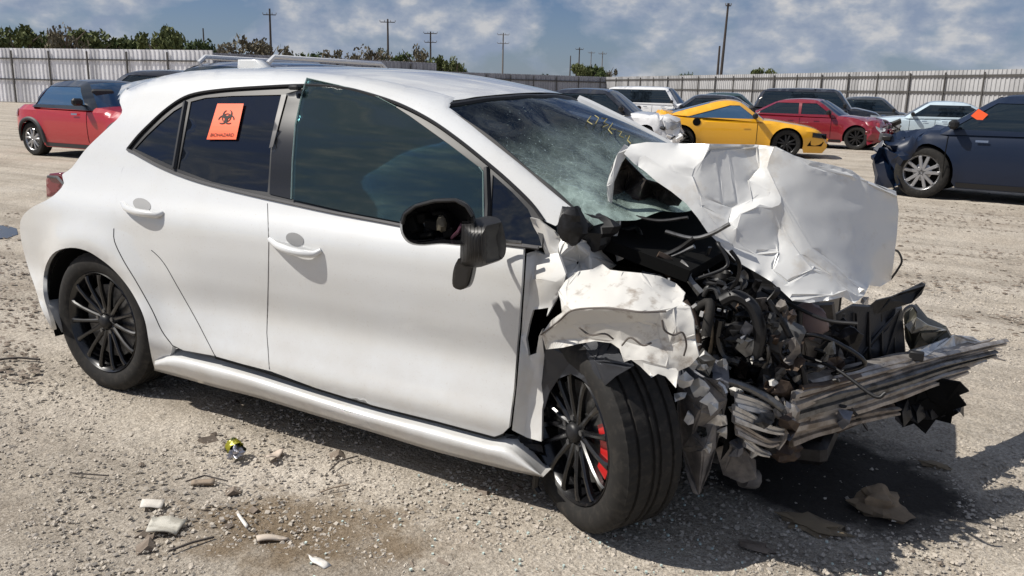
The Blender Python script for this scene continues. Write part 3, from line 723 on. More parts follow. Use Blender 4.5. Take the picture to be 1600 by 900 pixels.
MB().box(P(461, 137, Y=.27), (.05, .03, .018), bev=.005).build('window_clip', BLACKP, HERO)
# windshield: the far pillar mirrors the near one
def wpt(u_, w_):                           # u_ 0..1 top to bottom, w_ 0..1 near to far
    y = .33+w_*1.18; y = .92+(y-.92)*(1+.30*u_)
    dy = y-.92; xc = 1.80+.80*u_; x = xc-.42*dy*dy
    z = float(ztop(np.array([x]), np.array([y]))[0])
    d = math.hypot(x-2.38, y-.55)
    z -= .05*math.exp(-(d/.22)**2)+.012*noise.noise(Vector((x*6, y*6, 0)))*math.exp(-(d/.6)**2)*2
    return (x, y, z-.012)
nu, nw = 40, 50
V = [wpt(i/(nu-1), j/(nw-1)) for i in range(nu) for j in range(nw)]
Fc = [(i*nw+j, (i+1)*nw+j, (i+1)*nw+j+1, i*nw+j+1) for i in range(nu-1) for j in range(nw-1)]
mesh('windshield', V, Fc, GLASSW, HERO)
# black frit band and far pillar, mirrors
band = [wpt(i/(nu-1), 1.0) for i in range(nu)]
MB().tube([Vector(q)+Vector((0, .03, .012)) for q in band], .035, 8).build('far_pillar', WHITE, HERO)
MB().tube([Vector(wpt(.01, j/20))+Vector((0, 0, -.006)) for j in range(21)], .016, 6).build('windshield_top_seal', BLACKP, HERO)
MB().tube([Vector(wpt(i/20, .0))+Vector((-.0, .0, -.004)) for i in range(21)], .012, 6).build('windshield_side_seal', BLACKP, HERO)
YEL = mat('yellow_marker', (.30, .26, .10), .6)
mk = MB()
for stroke in ([(924, 183), (918, 191), (926, 196)], [(930, 182), (936, 186), (931, 195)], [(941, 186), (949, 187), (944, 193), (951, 197), (943, 200)], [(955, 203), (963, 204)],
               [(958, 194), (951, 204), (957, 211)], [(965, 206), (972, 208), (968, 214), (975, 217)], [(978, 214), (984, 214), (981, 221), (986, 226)]):
    q = []
    for (u_, v_) in stroke:
        # find the point of the windshield plane under the picture point
        d = rays((u_, v_))[0]; lo, hi = .2, 6.
        best = None
        for t in np.arange(.0012, .006, .000015):
            p = CAM+d*t
            if p[1] > .3 and p[2] < float(ztop(p[0:1], p[1:2])[0]): best = p; break
        if best is not None: q.append(Vector(best)+Vector((0, -.003, .004)))
    if len(q) > 1: mk.tube(q, .0022, 5)
mk.build('marker_writing', YEL, HERO)
# orange warning sticker on the rear door glass
SQ = [(340, 162), (381, 162), (369, 218), (323, 218)]
def st(s, t):                              # s right, t down
    a = np.array(SQ[0])*(1-s)+np.array(SQ[1])*s; b = np.array(SQ[3])*(1-s)+np.array(SQ[2])*s
    return a*(1-t)+b*t
def flat(name, tris_st, m, parent, off):
    V = surf(np.array([st(*q) for q in tris_st[0]]), off); return mesh(name, V, tris_st[1], m, parent, False)
g = [(i/6, j/8) for j in range(9) for i in range(7)]
stk = flat('warning_sticker', (g, [(j*7+i, (j+1)*7+i, (j+1)*7+i+1, j*7+i+1) for j in range(8) for i in range(6)]), ORANGE, HERO, .001)
sv = []; sf = []
def arc(cx, cy, r0, r1, a0, a1, k=14, dx=0, dy=0):
    b = len(sv)
    for i in range(k+1):
        a = R(a0+(a1-a0)*i/k)
        for (r, ox, oy) in ((r0, 0, 0), (r1, dx, dy)): sv.append((cx+ox+r*math.cos(a), (cy+oy+r*math.sin(a))*1))
    for i in range(k): sf.append((b+2*i, b+2*i+1, b+2*i+3, b+2*i+2))
S0 = (.5, .40); AS = .74
for k in range(3):
    a = -90+120*k; cx = S0[0]+.155*math.cos(R(a)); cy = S0[1]/AS+.155*math.sin(R(a))
    arc(cx, cy, .125, .175, a+28, a+332, dx=.022*math.cos(R(a+180)), dy=.022*math.sin(R(a+180)))
arc(S0[0], S0[1]/AS, .135, .165, 0, 360, 20)
arc(S0[0], S0[1]/AS, .0, .05, 0, 360, 12)
flat('biohazard_symbol', ([(x, y*AS) for x, y in sv], sf), INK, stk, .003)
tcv = bpy.data.curves.new('lettering', 'FONT'); tcv.body = 'BIOHAZARD'; tcv.size = 1; tcv.align_x = 'CENTER'
to = bpy.data.objects.new('lettering_tmp', tcv); COL.objects.link(to); bpy.context.view_layer.update()
tm = bpy.data.meshes.new_from_object(to); bpy.data.objects.remove(to)
tv = np.array([v.co[:2] for v in tm.vertices]); wd = tv[:, 0].max()-tv[:, 0].min()
flat('sticker_lettering', ([((x)/wd*.80+.5, .925-y/wd*.80*.95) for x, y in tv], [tuple(f.vertices) for f in tm.polygons]), INK, stk, .003)
# door handles with their cups
def handle(pts, cup):
    V = surf(np.array(pts, float), .0)
    n_ = len(V); off = [.0, .018, .028, .031, .027, .014, .0]
    q = [Vector(V[i])+Vector((0, -off[i], 0)) for i in range(n_)]
    h = MB().tube(spline(q, 5), [ .009+.007*math.sin(math.pi*i/((n_-1)*5)) for i in range((n_-1)*5+1)], 10).build('door_handle', WHITE, HERO)
    cu, cv, cw, ch = cup
    poly = [(cu+cw*math.cos(a)+(cv-(cv+ch*math.sin(a)))*.0, cv+ch*math.sin(a)+cw*math.cos(a)*.22) for a in np.linspace(0, 2*math.pi, 20)[:-1]]
    panel('handle_cup', poly, mat('handle_recess', (.26, .26, .26), .6), h, 6, off=.0015, th=.001)
handle([(191, 317), (202, 324), (215, 328), (228, 331), (241, 333), (251, 335), (255, 332)], (222, 320, 14, 10))
handle([(421, 374), (436, 381), (450, 386), (464, 390), (480, 394), (494, 396), (502, 391)], (461, 374, 14, 10))

# ---------------------------------------------------------------- wheels
def tyre_mesh(R0=.3225, Ri=.232, w=.225, n=216):
    prof = []      # (r, y, zone)   y: 0 = outer face
    h = w
    pr = [(Ri, .022, 0), (Ri+.004, .010, 0), (Ri+.018, .002, 0), (Ri+.045, -.004, 0), (R0-.028, .000, 0), (R0-.012, .008, 0), (R0-.004, .018, 1)]
    for a, b_, z in ((.020, 0, 1), (.050, 0, 1), (.052, .008, 0), (.060, .008, 0), (.062, 0, 2), (.100, 0, 2), (.102, .008, 0), (.112, .008, 0), (.114, 0, 0), (.124, 0, 0), (.126, .008, 0), (.136, .008, 0), (.138, 0, 2), (.172, 0, 2), (.174, .008, 0), (.182, .008, 0), (.184, 0, 1), (.206, 0, 1)):
        pr.append((R0-b_, a, z))
    pr += [(R0-.006, h-.010, 0), (R0-.03, h, 0), (Ri+.03, h+.002, 0), (Ri, h-.02, 0), (Ri-.01, h-.03, 0)]
    m = len(pr); V = []
    for k in range(n):
        a = 2*math.pi*k/n
        for i, (r, y, z) in enumerate(pr):
            if z == 1 and (k % 4) in (0,): r -= .003
            if z == 2 and (k % 6) in (0,): r -= .0025
            sh = (y-.11)*.35 if z else 0
            V.append((r*math.cos(a+sh), y, r*math.sin(a+sh)))
    Fc = [(k*m+i, k*m+i+1, ((k+1) % n)*m+i+1, ((k+1) % n)*m+i) for k in range(n) for i in range(m-1)]
    return V, [f[::-1] for f in Fc]
TY = None
def wheel(loc, rot, parent, spokes=15):
    """local: outer face towards -Y, hub axis along Y"""
    global TY, SPK, NUT
    w = MB().lathe([(.226, .012), (.232, .006), (.236, .012), (.234, .022), (.222, .035), (.214, .06), (.210, .19), (.222, .21), (.21, .215), (.205, .19), (.205, .06), (.214, .030), (.222, .016), (.226, .012)], 64)
    o = w.build('wheel', BLACKG, parent, ang=35); o.location = loc; o.rotation_euler = rot
    if TY is None:
        V, Fc = tyre_mesh(); me = mesh('tyre_src', V, Fc, RUBBER); TY = me.data; sharp(me, 35); bpy.data.objects.remove(me)
        sp = MB(); 
        # one spoke: from hub to rim, slim with a raised spine
        secs = [(.040, .014, .030, .026), (.09, .009, .022, .022), (.15, .008, .012, .020), (.20, .0095, .008, .020), (.222, .014, .010, .022)]
        V = []; 
        for (r, hw, y, dep) in secs: V += [(r, y+.006, -hw), (r, y, -hw*.45), (r, y, hw*.45), (r, y+.006, hw), (r, y+dep, hw*.8), (r, y+dep, -hw*.8)]
        Fc = [(i*6+k, i*6+(k+1) % 6, (i+1)*6+(k+1) % 6, (i+1)*6+k) for i in range(len(secs)-1) for k in range(6)]
        me = mesh('sp', V, Fc, BLACKG); SPK = me.data; sharp(me, 30); bpy.data.objects.remove(me)
        me = MB().tube([(0, .022, 0), (0, .045, 0)], .010, 6).build('nt', GREYM, None, ang=20); NUT = me.data; bpy.data.objects.remove(me)
    t = bpy.data.objects.new('tyre', TY); COL.objects.link(t); t.parent = o
    for k in range(spokes):
        s = bpy.data.objects.new('spoke', SPK); COL.objects.link(s); s.parent = o; s.rotation_euler = (0, R(360/spokes*k+6), 0)
    for k in range(5):
        s = bpy.data.objects.new('lug_nut', NUT); COL.objects.link(s); s.parent = o; a = R(72*k+20); s.location = (.052*math.cos(a), 0, .052*math.sin(a))
    MB().lathe([(.001, .010), (.022, .011), (.030, .016), (.034, .024), (.036, .034), (.07, .040), (.075, .06), (.03, .07)], 32).build('hub', BLACKP, o)
    MB().lathe([(.0, .008), (.018, .0085), (.024, .012), (.024, .02)], 24).build('centre_cap', DARKG, o)
    return o
rw = wheel((0.02, .015, .32), (0, 0, 0), HERO)
def brake(parent, loc, rot, cal=True):
    b = MB().lathe([(.05, .06), (.168, .06), (.170, .063), (.170, .083), (.168, .086), (.05, .086)], 48).build('brake_disc', GREYM, parent); b.location = loc; b.rotation_euler = rot
    if cal:
        c = MB()
        V = []; k = 10
        for i in range(k+1):
            a = R(-30+60*i/k)
            for (r, y) in ((.140, .040), (.190, .040), (.196, .050), (.196, .105), (.190, .115), (.140, .115)): V.append((r*math.cos(a), y, r*math.sin(a)))
        Fc = [(i*6+j, i*6+(j+1) % 6, (i+1)*6+(j+1) % 6, (i+1)*6+j) for i in range(k) for j in range(6)]+[(0, 1, 2, 3, 4, 5), tuple(range(k*6+5, k*6-1, -1))]
        c.add(V, Fc); q = c.build('brake_caliper', REDC, parent, ang=25); q.location = loc; q.rotation_euler = rot
brake(HERO, (0.02, .015, .32), (0, 0, 0), False)
fa = R(-34); FWL = P(884, 694, Y=.0)
fw_rot = (R(3), R(0), fa)
fwl = (FWL.x, FWL.y, .318)
fw_ = wheel(fwl, fw_rot, HERO); fw_.scale = (1.0, 1.0, 1.0)
brake(HERO, fwl, (fw_rot[0], R(0), fw_rot[2]))
# far wheels
w3 = wheel((0.02, 1.825, .32), (0, 0, math.pi), HERO); w4 = wheel((2.50, 1.80, .32), (0, 0, math.pi+R(5)), HERO)
# wheel housings
def housing(x, z, r, y0, y1, a0=-20, a1=200, name='wheel_housing'):
    V = []; k = 28
    for i in range(k+1):
        a = R(a0+(a1-a0)*i/k)
        for (rr, y) in ((r, y0), (r, y1), (.02, y1)): V.append((x+rr*math.cos(a), y, z+rr*math.sin(a)))
    Fc = [(i*3+j, i*3+j+1, (i+1)*3+j+1, (i+1)*3+j) for i in range(k) for j in range(2)]
    return mesh(name, V, Fc, BLACKM, HERO)
housing(.0, .32, .375, .03, .36); housing(.0, .32, .375, 1.81, 1.5)
housing(2.46, .34, .37, .16, .50, -10, 190)

# ---------------------------------------------------------------- cabin
def seat(x, y):
    s = MB().box((x, y, .52), (.50, .48, .16), bev=.05).build('seat', SEATM, HERO)
    MB().box((x-.27, y, .86), (.14, .48, .62), Matrix.Rotation(R(-14), 3, 'Y'), bev=.05).build('backrest', SEATM, s)
    MB().box((x-.36, y, 1.24), (.09, .26, .17), Matrix.Rotation(R(-10), 3, 'Y'), bev=.04).build('headrest', SEATM, s)
seat(1.25, .52); seat(1.25, 1.32)
MB().box((.25, .92, .55), (.5, 1.3, .2), bev=.05).build('rear_bench', SEATM, HERO)
MB().box((-.02, .92, .88), (.16, 1.3, .6), Matrix.Rotation(R(-12), 3, 'Y'), bev=.05).build('rear_backrest', SEATM, HERO)
MB().box((2.02, .92, .83), (.42, 1.46, .26), bev=.08).build('dashboard', BLACKP, HERO)
MB().box((1.82, .92, .60), (.5, .22, .3), bev=.05).build('centre_console', BLACKP, HERO)
sw = MB(); V = [Vector((1.78+.0*math.sin(a)-.08*math.sin(a), 1.32+.18*math.cos(a), .93+.16*math.sin(a))) for a in np.linspace(0, 2*math.pi, 25)]
sw.tube(V, .014, 6).build('steering_wheel', BLACKP, HERO)
AIRB = mat('airbag_cloth', (.30, .34, .34), .9)
pts, tri = fill([(620, 200), (690, 225), (745, 268), (750, 330), (690, 340), (600, 325), (585, 260)], 12)
yy = .34+.03*np.sin(pts[:, 0]*.06)+.02*np.sin(pts[:, 1]*.09)
mesh('curtain_airbag', PY(pts, yy), tri, mat('airbag_teal', (.05, .075, .085), .9), HERO)
MB().box((1.62, .92, 1.345), (.06, .24, .07), bev=.02).build('rear_view_mirror', BLACKP, HERO)

# ---------------------------------------------------------------- broken door mirror
def dish(name, outline, Ys, Yc, m, parent=HERO, back=.10, rings=7, seedn=0, amp=.01):
    ol = np.array(dense(outline, 6)); c = ol.mean(0); V = []; n_ = len(ol)
    for k in range(rings+1):
        t = 1-k/rings
        y = Ys+(Yc-Ys)*(1-t**2.2)
        q = PY(c+(ol-c)*max(t, .02), y)
        q[:, 1] += amp*np.array([noise.noise(Vector((a[0]*12, a[2]*12, seedn))) for a in q])*(1-t)*2
        V.append(q)
    o0 = V[0].copy(); bk = []
    for s, dy in ((1.06, .02), (1.04, back*.5), (.8, back)):
        q = PY(c+(ol-c)*s, Ys+dy); bk.append(q)
    rows = bk[::-1]+V; A = np.concatenate(rows); nr = len(rows)
    Fc = [(r*n_+i, r*n_+(i+1) % n_, (r+1)*n_+(i+1) % n_, (r+1)*n_+i) for r in range(nr-1) for i in range(n_)]
    return sharp(mesh(name, A, Fc, m, parent), 50)
mir = dish('door_mirror', curve([(628, 346), (634, 332), (650, 321), (680, 313), (712, 312), (728, 320), (738, 335), (741, 356), (738, 374), (722, 382), (690, 380), (660, 382), (641, 378), (630, 364), (628, 346)], 6)[:-1], -.19, -.10, BLACKG, back=.07)
MB().tube([P(u, v, Y=-.197) for u, v in [(629, 350), (633, 335), (650, 322), (680, 314), (712, 313), (729, 322), (739, 338)]], .006).build('mirror_rim', BLACKP, mir)
mi = MB()
for (u, v, a, b_) in ((664, 340, .03, .03), (680, 350, .05, .03), (700, 345, .03, .05), (650, 350, .03, .05), (706, 362, .04, .03), (672, 366, .05, .015), (690, 332, .045, .012)):
    mi.box(P(u, v, Y=-.13), (a, .05, b_), Matrix.Rotation(rnd.uniform(-.5, .5), 3, 'Y'), .004)
mi.build('mirror_mechanism', BLACKM, mir)
MB().blob(P(690, 350, Y=-.16), (.035, .03, .055), .5, 3).build('mirror_motor', mat('tan_plastic', (.08, .07, .05), .6), mir)
MB().tube([P(706, 372, Y=-.15), P(716, 362, Y=-.17), P(722, 350, Y=-.16)], .006, 6).build('mirror_screw_arm', mat('maroon_plastic', (.06, .015, .03), .5), mir)
pts, tri = fill(curve([(722, 346), (740, 343), (757, 348), (764, 366), (768, 390), (765, 408), (752, 417), (734, 417), (720, 412), (719, 392), (720, 368), (722, 346)], 6)[:-1], 7)
cen = pts.mean(0); d_ = np.abs(pts-cen)/np.array([24, 37]); yy = -.21+.06*np.clip(np.maximum(d_[:, 0], d_[:, 1]), 0, 1)**3
V, Fc = thicken(PY(pts, yy), tri, np.array([.0, .09, 0])); sharp(mesh('mirror_arm', V, Fc, BLACKP, mir), 45)
for k in range(7):
    MB().tube([P(724+k*5.6, 350+k*.5, Y=-.213), P(725+k*5.8, 408+k*.6, Y=-.213)], .0009, 4).build('arm_rib', BLACKG, mir)
pts, tri = fill(curve([(716, 404), (727, 404), (734, 414), (732, 432), (727, 448), (720, 453), (708, 448), (707, 432), (710, 416), (716, 404)], 5)[:-1], 5)
V, Fc = thicken(PY(pts, -.16), tri, np.array([0, .04, 0])); mesh('torn_mirror_piece', V, Fc, BLACKG, mir)
MB().tube([P(745, 378, Y=-.05), P(765, 374, Y=.0), P(790, 377, Y=.02), P(815, 379, Y=.03)], .006, 6).build('mirror_bracket', GREYM, mir)

# ---------------------------------------------------------------- crumpled sheets
def tri_interp(C, CY, pts):
    """piecewise flat interpolation over the Delaunay net of the control points; also the net's edges"""
    r = delaunay_2d_cdt([Vector(c) for c in C], [], [], 0, 1e-4)
    cp = np.array([tuple(v) for v in r[0]]); idx = [int(np.argmin(((C-p)**2).sum(1))) for p in cp]
    Y = np.full(len(pts), np.nan); E = set()
    for f in r[2]:
        for i in range(3): E.add(tuple(sorted((idx[f[i]], idx[f[(i+1) % 3]]))))
        a, b, c = cp[f[0]], cp[f[1]], cp[f[2]]
        dd = (b[0]-a[0])*(c[1]-a[1])-(c[0]-a[0])*(b[1]-a[1])
        if abs(dd) < 1e-6: continue
        w1 = ((pts[:, 0]-a[0])*(c[1]-a[1])-(c[0]-a[0])*(pts[:, 1]-a[1]))/dd
        w2 = ((b[0]-a[0])*(pts[:, 1]-a[1])-(pts[:, 0]-a[0])*(b[1]-a[1]))/dd
        ok = (w1 >= -1e-6) & (w2 >= -1e-6) & (w1+w2 <= 1+1e-6)
        Y[ok] = (CY[idx[f[0]]]*(1-w1-w2)+CY[idx[f[1]]]*w1+CY[idx[f[2]]]*w2)[ok]
    bad = np.isnan(Y)
    if bad.any():                            # outside the net: inverse distance of the nearest points
        d = ((pts[bad][:, None]-C[None])**2).sum(2); k = np.argsort(d, 1)[:, :3]; w = 1/(np.take_along_axis(d, k, 1)+30); Y[bad] = (CY[k]*w).sum(1)/w.sum(1)
    return Y, E
def sheet(name, outline, ctrl, m, parent=HERO, step=7, th=.010, holes=(), smooth_it=1, amp=.006, fr=9, seedn=0, thd=(0, 1, 0), ang=28, fac=40):
    """a torn or folded metal sheet; ctrl = (u, v, Y) ridge and valley points that give every spot its distance;
    amp = depth of the small facets, fac = their size in picture units"""
    C = np.array([c[:2] for c in ctrl], float); CY = np.array([c[2] for c in ctrl], float)
    rr_ = np.random.RandomState(seedn*17+len(ctrl))
    lo = C.min(0); hi = C.max(0); ex = []
    for gx_ in np.arange(lo[0]+fac/2, hi[0], fac):
        for gy_ in np.arange(lo[1]+fac/2, hi[1], fac):
            q = np.array([gx_, gy_])+(rr_.rand(2)-.5)*fac*.9
            if ((C-q)**2).sum(1).min() > (fac*.45)**2 and rr_.rand() < .75: ex.append(q)
    if ex and amp:
        ex = np.array(ex); ex = ex[inside(ex, np.array(outline, float))]
    if len(ex) and amp:
        eY, _ = tri_interp(C, CY, ex); eY = eY+min(amp, .009)*1.1*(rr_.rand(len(ex))-.5)*2
        C = np.concatenate([C, ex]); CY = np.concatenate([CY, eY])
    _, E = tri_interp(C, CY, C[:1])
    pts, tri = fill(outline, step, holes, extra=C, links=sorted(E))
    Y, _ = tri_interp(C, CY, pts)
    ed = np.concatenate([tri[:, [0, 1]], tri[:, [1, 2]], tri[:, [2, 0]]]); ed = np.unique(np.sort(ed, 1), axis=0)
    for _ in range(smooth_it):
        s_ = np.zeros(len(pts)); c = np.zeros(len(pts))
        np.add.at(s_, ed[:, 0], Y[ed[:, 1]]); np.add.at(s_, ed[:, 1], Y[ed[:, 0]]); np.add.at(c, ed[:, 0], 1); np.add.at(c, ed[:, 1], 1)
        Y = np.where(c > 0, .6*Y+.4*s_/np.maximum(c, 1), Y)
    V3 = PY(pts, Y)
    if amp:
        for i in range(len(V3)): V3[i, 1] += min(amp, .008)*.5*noise.noise(Vector(V3[i])*fr*1.3+Vector((seedn*7.3, 0, 0)))
    used = np.unique(tri); mp = -np.ones(len(pts), int); mp[used] = np.arange(len(used)); V3 = V3[used]; tri = mp[tri]
    V, Fc = thicken(V3, tri, np.array(thd, float)*th)
    return sharp(mesh(name, V, Fc, m, parent), ang)
def folded(name, outline, base_n, regions, pins, m, parent=HERO, step=5, th=.006, wob=.10, fr=5, ang=22, seedn=0, pinw=.05, smooth_it=1, holes=()):
    """sheet metal folded so that every region (picture outline) faces its own way (normal n);
    the surface is the one continuous skin that fits all those facings, held at the pins (u, v, Y)"""
    ex = []; links = []
    for poly, n_ in regions:
        b = len(ex); q = [np.array(p, float)+.01*len(ex) for p in poly]; ex += q; links += [(b+i, b+(i+1) % len(q)) for i in range(len(q))]
    pts, tri = fill(outline, step, holes, extra=ex, links=links)
    used = np.unique(tri); mp = -np.ones(len(pts), int); mp[used] = np.arange(len(used)); pts = pts[used]; tri = mp[tri]
    n = len(pts); cen = pts[tri].mean(1); NN = np.tile(np.array(base_n, float), (len(tri), 1))
    for poly, n_ in regions: NN[inside(cen, np.array(poly, float))] = n_
    for i, c in enumerate(cen):
        q = Vector((c[0]*fr*.006, c[1]*fr*.006, seedn*3.3)); NN[i] += wob*np.array([noise.noise(q), .3*noise.noise(q+Vector((5, 0, 0))), noise.noise(q+Vector((0, 7, 0)))])
    d = rays(pts)
    A = np.zeros((n, n)); B = np.zeros(n)
    for k, t in enumerate(tri):
        q = pts[t]; f = np.log(np.maximum(d[t, 1]/np.minimum(d[t]@NN[k], -1e-3)*-1, 1e-6))
        e1, e2 = q[1]-q[0], q[2]-q[0]; det = e1[0]*e2[1]-e1[1]*e2[0]
        if abs(det) < 1e-3: continue
        G_ = np.array([[-(e2[1]-e1[1]), e2[1], -e1[1]], [(e2[0]-e1[0]), -e2[0], e1[0]]])/det     # gradient operator
        w = abs(det); A[np.ix_(t, t)] += w*G_.T@G_; B[t] += w*G_.T@(G_@f)
    for (u, v, Y) in pins:
        i = int(np.argmin(((pts-(u, v))**2).sum(1))); A[i, i] += pinw; B[i] += pinw*math.log(Y-CAM[1])
    A[np.arange(n), np.arange(n)] += 1e-9
    Y = np.exp(np.linalg.solve(A, B))+CAM[1]
    ed = np.concatenate([tri[:, [0, 1]], tri[:, [1, 2]], tri[:, [2, 0]]]); ed = np.unique(np.sort(ed, 1), axis=0)
    for _ in range(smooth_it):
        s_ = np.zeros(n); c = np.zeros(n); np.add.at(s_, ed[:, 0], Y[ed[:, 1]]); np.add.at(s_, ed[:, 1], Y[ed[:, 0]]); np.add.at(c, ed[:, 0], 1); np.add.at(c, ed[:, 1], 1)
        Y = .6*Y+.4*s_/np.maximum(c, 1)
    V, Fc = thicken(PY(pts, Y), tri, np.array([0, th, 0.]))
    print(name, n, 'Y', round(Y.min(), 2), round(Y.max(), 2))
    return sharp(mesh(name, V, Fc, m, parent), ang)
def ribbon(path, w, tw0, tw1, m, name, parent=HERO, th=.004):
    q = spline(path, 5); V = []; n_ = len(q)
    for i, p in enumerate(q):
        t = (q[min(i+1, n_-1)]-q[max(i-1, 0)]).normalized(); a = tw0+(tw1-tw0)*i/(n_-1); u_ = t.cross(Vector((.2, -1, .3))).normalized(); v_ = t.cross(u_)
        d = u_*math.cos(a)+v_*math.sin(a); e = t.cross(d)*th; k = w*(.7+.5*noise.noise(p*14))
        V += [p+d*k+e*.5, p+d*k*.1+e*1.8, p-d*k+e*.5, p-d*k-e*.5, p-d*k*.1-e, p+d*k-e*.5]
    Fc = [(i*6+j, i*6+(j+1) % 6, (i+1)*6+(j+1) % 6, (i+1)*6+j) for i in range(n_-1) for j in range(6)]+[tuple(range(5, -1, -1)), tuple(range((n_-1)*6, n_*6))]
    return sharp(mesh(name, V, Fc, m, parent), 30)
HOODM = mat('hood_paint', (.66, .66, .645), .32, coat=.8, var=(7, (.56, .53, .48), .56, .70))
hood_poly = [(985, 226), (1010, 222), (1060, 224), (1120, 225), (1180, 226), (1212, 229), (1240, 243), (1262, 250), (1300, 258), (1330, 266), (1352, 282), (1400, 299), (1404, 330), (1401, 370), (1396, 410), (1392, 438), (1375, 448),
             (1358, 446), (1350, 462), (1335, 474), (1318, 464), (1295, 469), (1265, 473), (1238, 470), (1222, 455), (1205, 440), (1180, 425), (1150, 408), (1128, 385), (1105, 362), (1090, 340), (1072, 318), (1050, 300), (1025, 283), (1008, 268), (990, 255), (975, 240)]
GRY1 = (.80, -.58, .10); GRY2 = (.74, -.66, -.06); LIT = (-.15, -.65, .72); CREAM = (.22, -.72, .62); MID = (.48, -.76, .38)
HR = [
 ([(985, 222), (1110, 222), (1098, 250), (1082, 276), (1040, 264), (1008, 243), (975, 235)], CREAM),
 ([(1048, 256), (1070, 258), (1084, 264), (1080, 277), (1058, 272)], GRY2),
 ([(1008, 243), (1040, 264), (1082, 276), (1096, 322), (1140, 380), (1120, 376), (1080, 330), (1030, 290), (995, 262)], (.50, -.76, .30)),
 ([(1098, 250), (1110, 234), (1182, 230), (1186, 262), (1168, 281), (1175, 311), (1143, 325), (1098, 308), (1084, 276)], GRY2),
 ([(1118, 240), (1136, 234), (1152, 318), (1130, 322)], (.60, -.74, .22)),
 ([(1184, 232), (1208, 230), (1197, 261), (1211, 289), (1223, 314), (1206, 324), (1187, 319), (1158, 331), (1150, 356), (1137, 346), (1143, 325), (1175, 311), (1203, 299), (1169, 281), (1186, 263)], LIT),
 ([(1169, 281), (1203, 297), (1200, 306), (1175, 311)], MID),
 ([(1096, 322), (1137, 345), (1150, 356), (1144, 380), (1122, 374), (1104, 350)], GRY2),
 ([(1151, 356), (1157, 334), (1187, 323), (1208, 328), (1219, 358), (1215, 392), (1180, 396), (1152, 376)], GRY1),
 ([(1206, 229), (1240, 240), (1262, 248), (1330, 264), (1404, 297), (1406, 400), (1394, 442), (1357, 456), (1324, 434), (1268, 386), (1220, 303), (1211, 288), (1198, 261)], GRY1),
 ([(1240, 241), (1262, 248), (1330, 264), (1404, 297), (1402, 306), (1330, 274), (1262, 257)], (.62, -.60, .42)),
 ([(1338, 268), (1352, 278), (1358, 312), (1348, 296)], (.10, -.70, .60)),
 ([(1219, 305), (1268, 388), (1324, 436), (1356, 458), (1340, 462), (1300, 430), (1250, 396), (1222, 352)], (.30, -.80, .48)),
 ([(1216, 356), (1248, 396), (1268, 420), (1230, 440), (1206, 420), (1216, 392)], (.02, -.82, .56)),
 ([(1180, 397), (1215, 393), (1206, 420), (1230, 442), (1268, 420), (1300, 430), (1336, 460), (1330, 476), (1295, 470), (1238, 472), (1200, 440), (1150, 410), (1143, 384)], (.16, -.90, .36)),
 ([(1238, 472), (1236, 462), (1300, 460), (1322, 452), (1335, 474)], (.25, -.92, .05)),
]
hood = folded('torn_hood', hood_poly, (.70, -.70, .10), HR, [(985, 226, .46), (1060, 224, .66), (1180, 226, .84), (1072, 318, .33), (1110, 362, .30), (1150, 408, .29), (1180, 425, .28), (1205, 440, .27), (1238, 470, .27), (1265, 472, .29), (1295, 469, .32), (1335, 472, .46), (1025, 283, .34), (1392, 438, 1.16)], HOODM, step=5, pinw=.5, wob=.16, fr=7, ang=24)
# folded-under rear corner of the hood
sheet('hood_underside', [(970, 238), (985, 255), (1010, 280), (1044, 290), (1070, 306), (1060, 322), (1030, 320), (1010, 335), (990, 330), (968, 322), (953, 318), (952, 295), (960, 265)],
      [(970, 238, .36), (985, 262, .52), (1010, 280, .40), (1044, 290, .46), (1070, 306, .42), (1060, 322, .55), (1030, 320, .55), (1010, 335, .48), (968, 322, .40), (953, 318, .34), (952, 295, .34), (975, 300, .46), (1000, 310, .42), (1020, 298, .58), (962, 270, .40)], UNDER, step=5, th=.006, amp=.012, fr=14)
sheet('hood_torn_edge', [(975, 226), (985, 232), (970, 255), (958, 285), (955, 318), (950, 318), (948, 290), (955, 262), (965, 240)],
      [(975, 226, .36), (985, 232, .38), (958, 285, .31), (953, 318, .32), (948, 290, .30), (965, 240, .33)], WHITED, step=4, th=.01, smooth_it=1, amp=.002)
sheet('hood_hinge', [(960, 328), (968, 330), (968, 350), (962, 372), (948, 388), (934, 392), (930, 386), (946, 376), (954, 358), (957, 340)],
      [(960, 328, .36), (968, 350, .34), (948, 388, .28), (930, 386, .26), (954, 358, .33)], WHITED, step=4, th=.012, smooth_it=1, amp=.003)
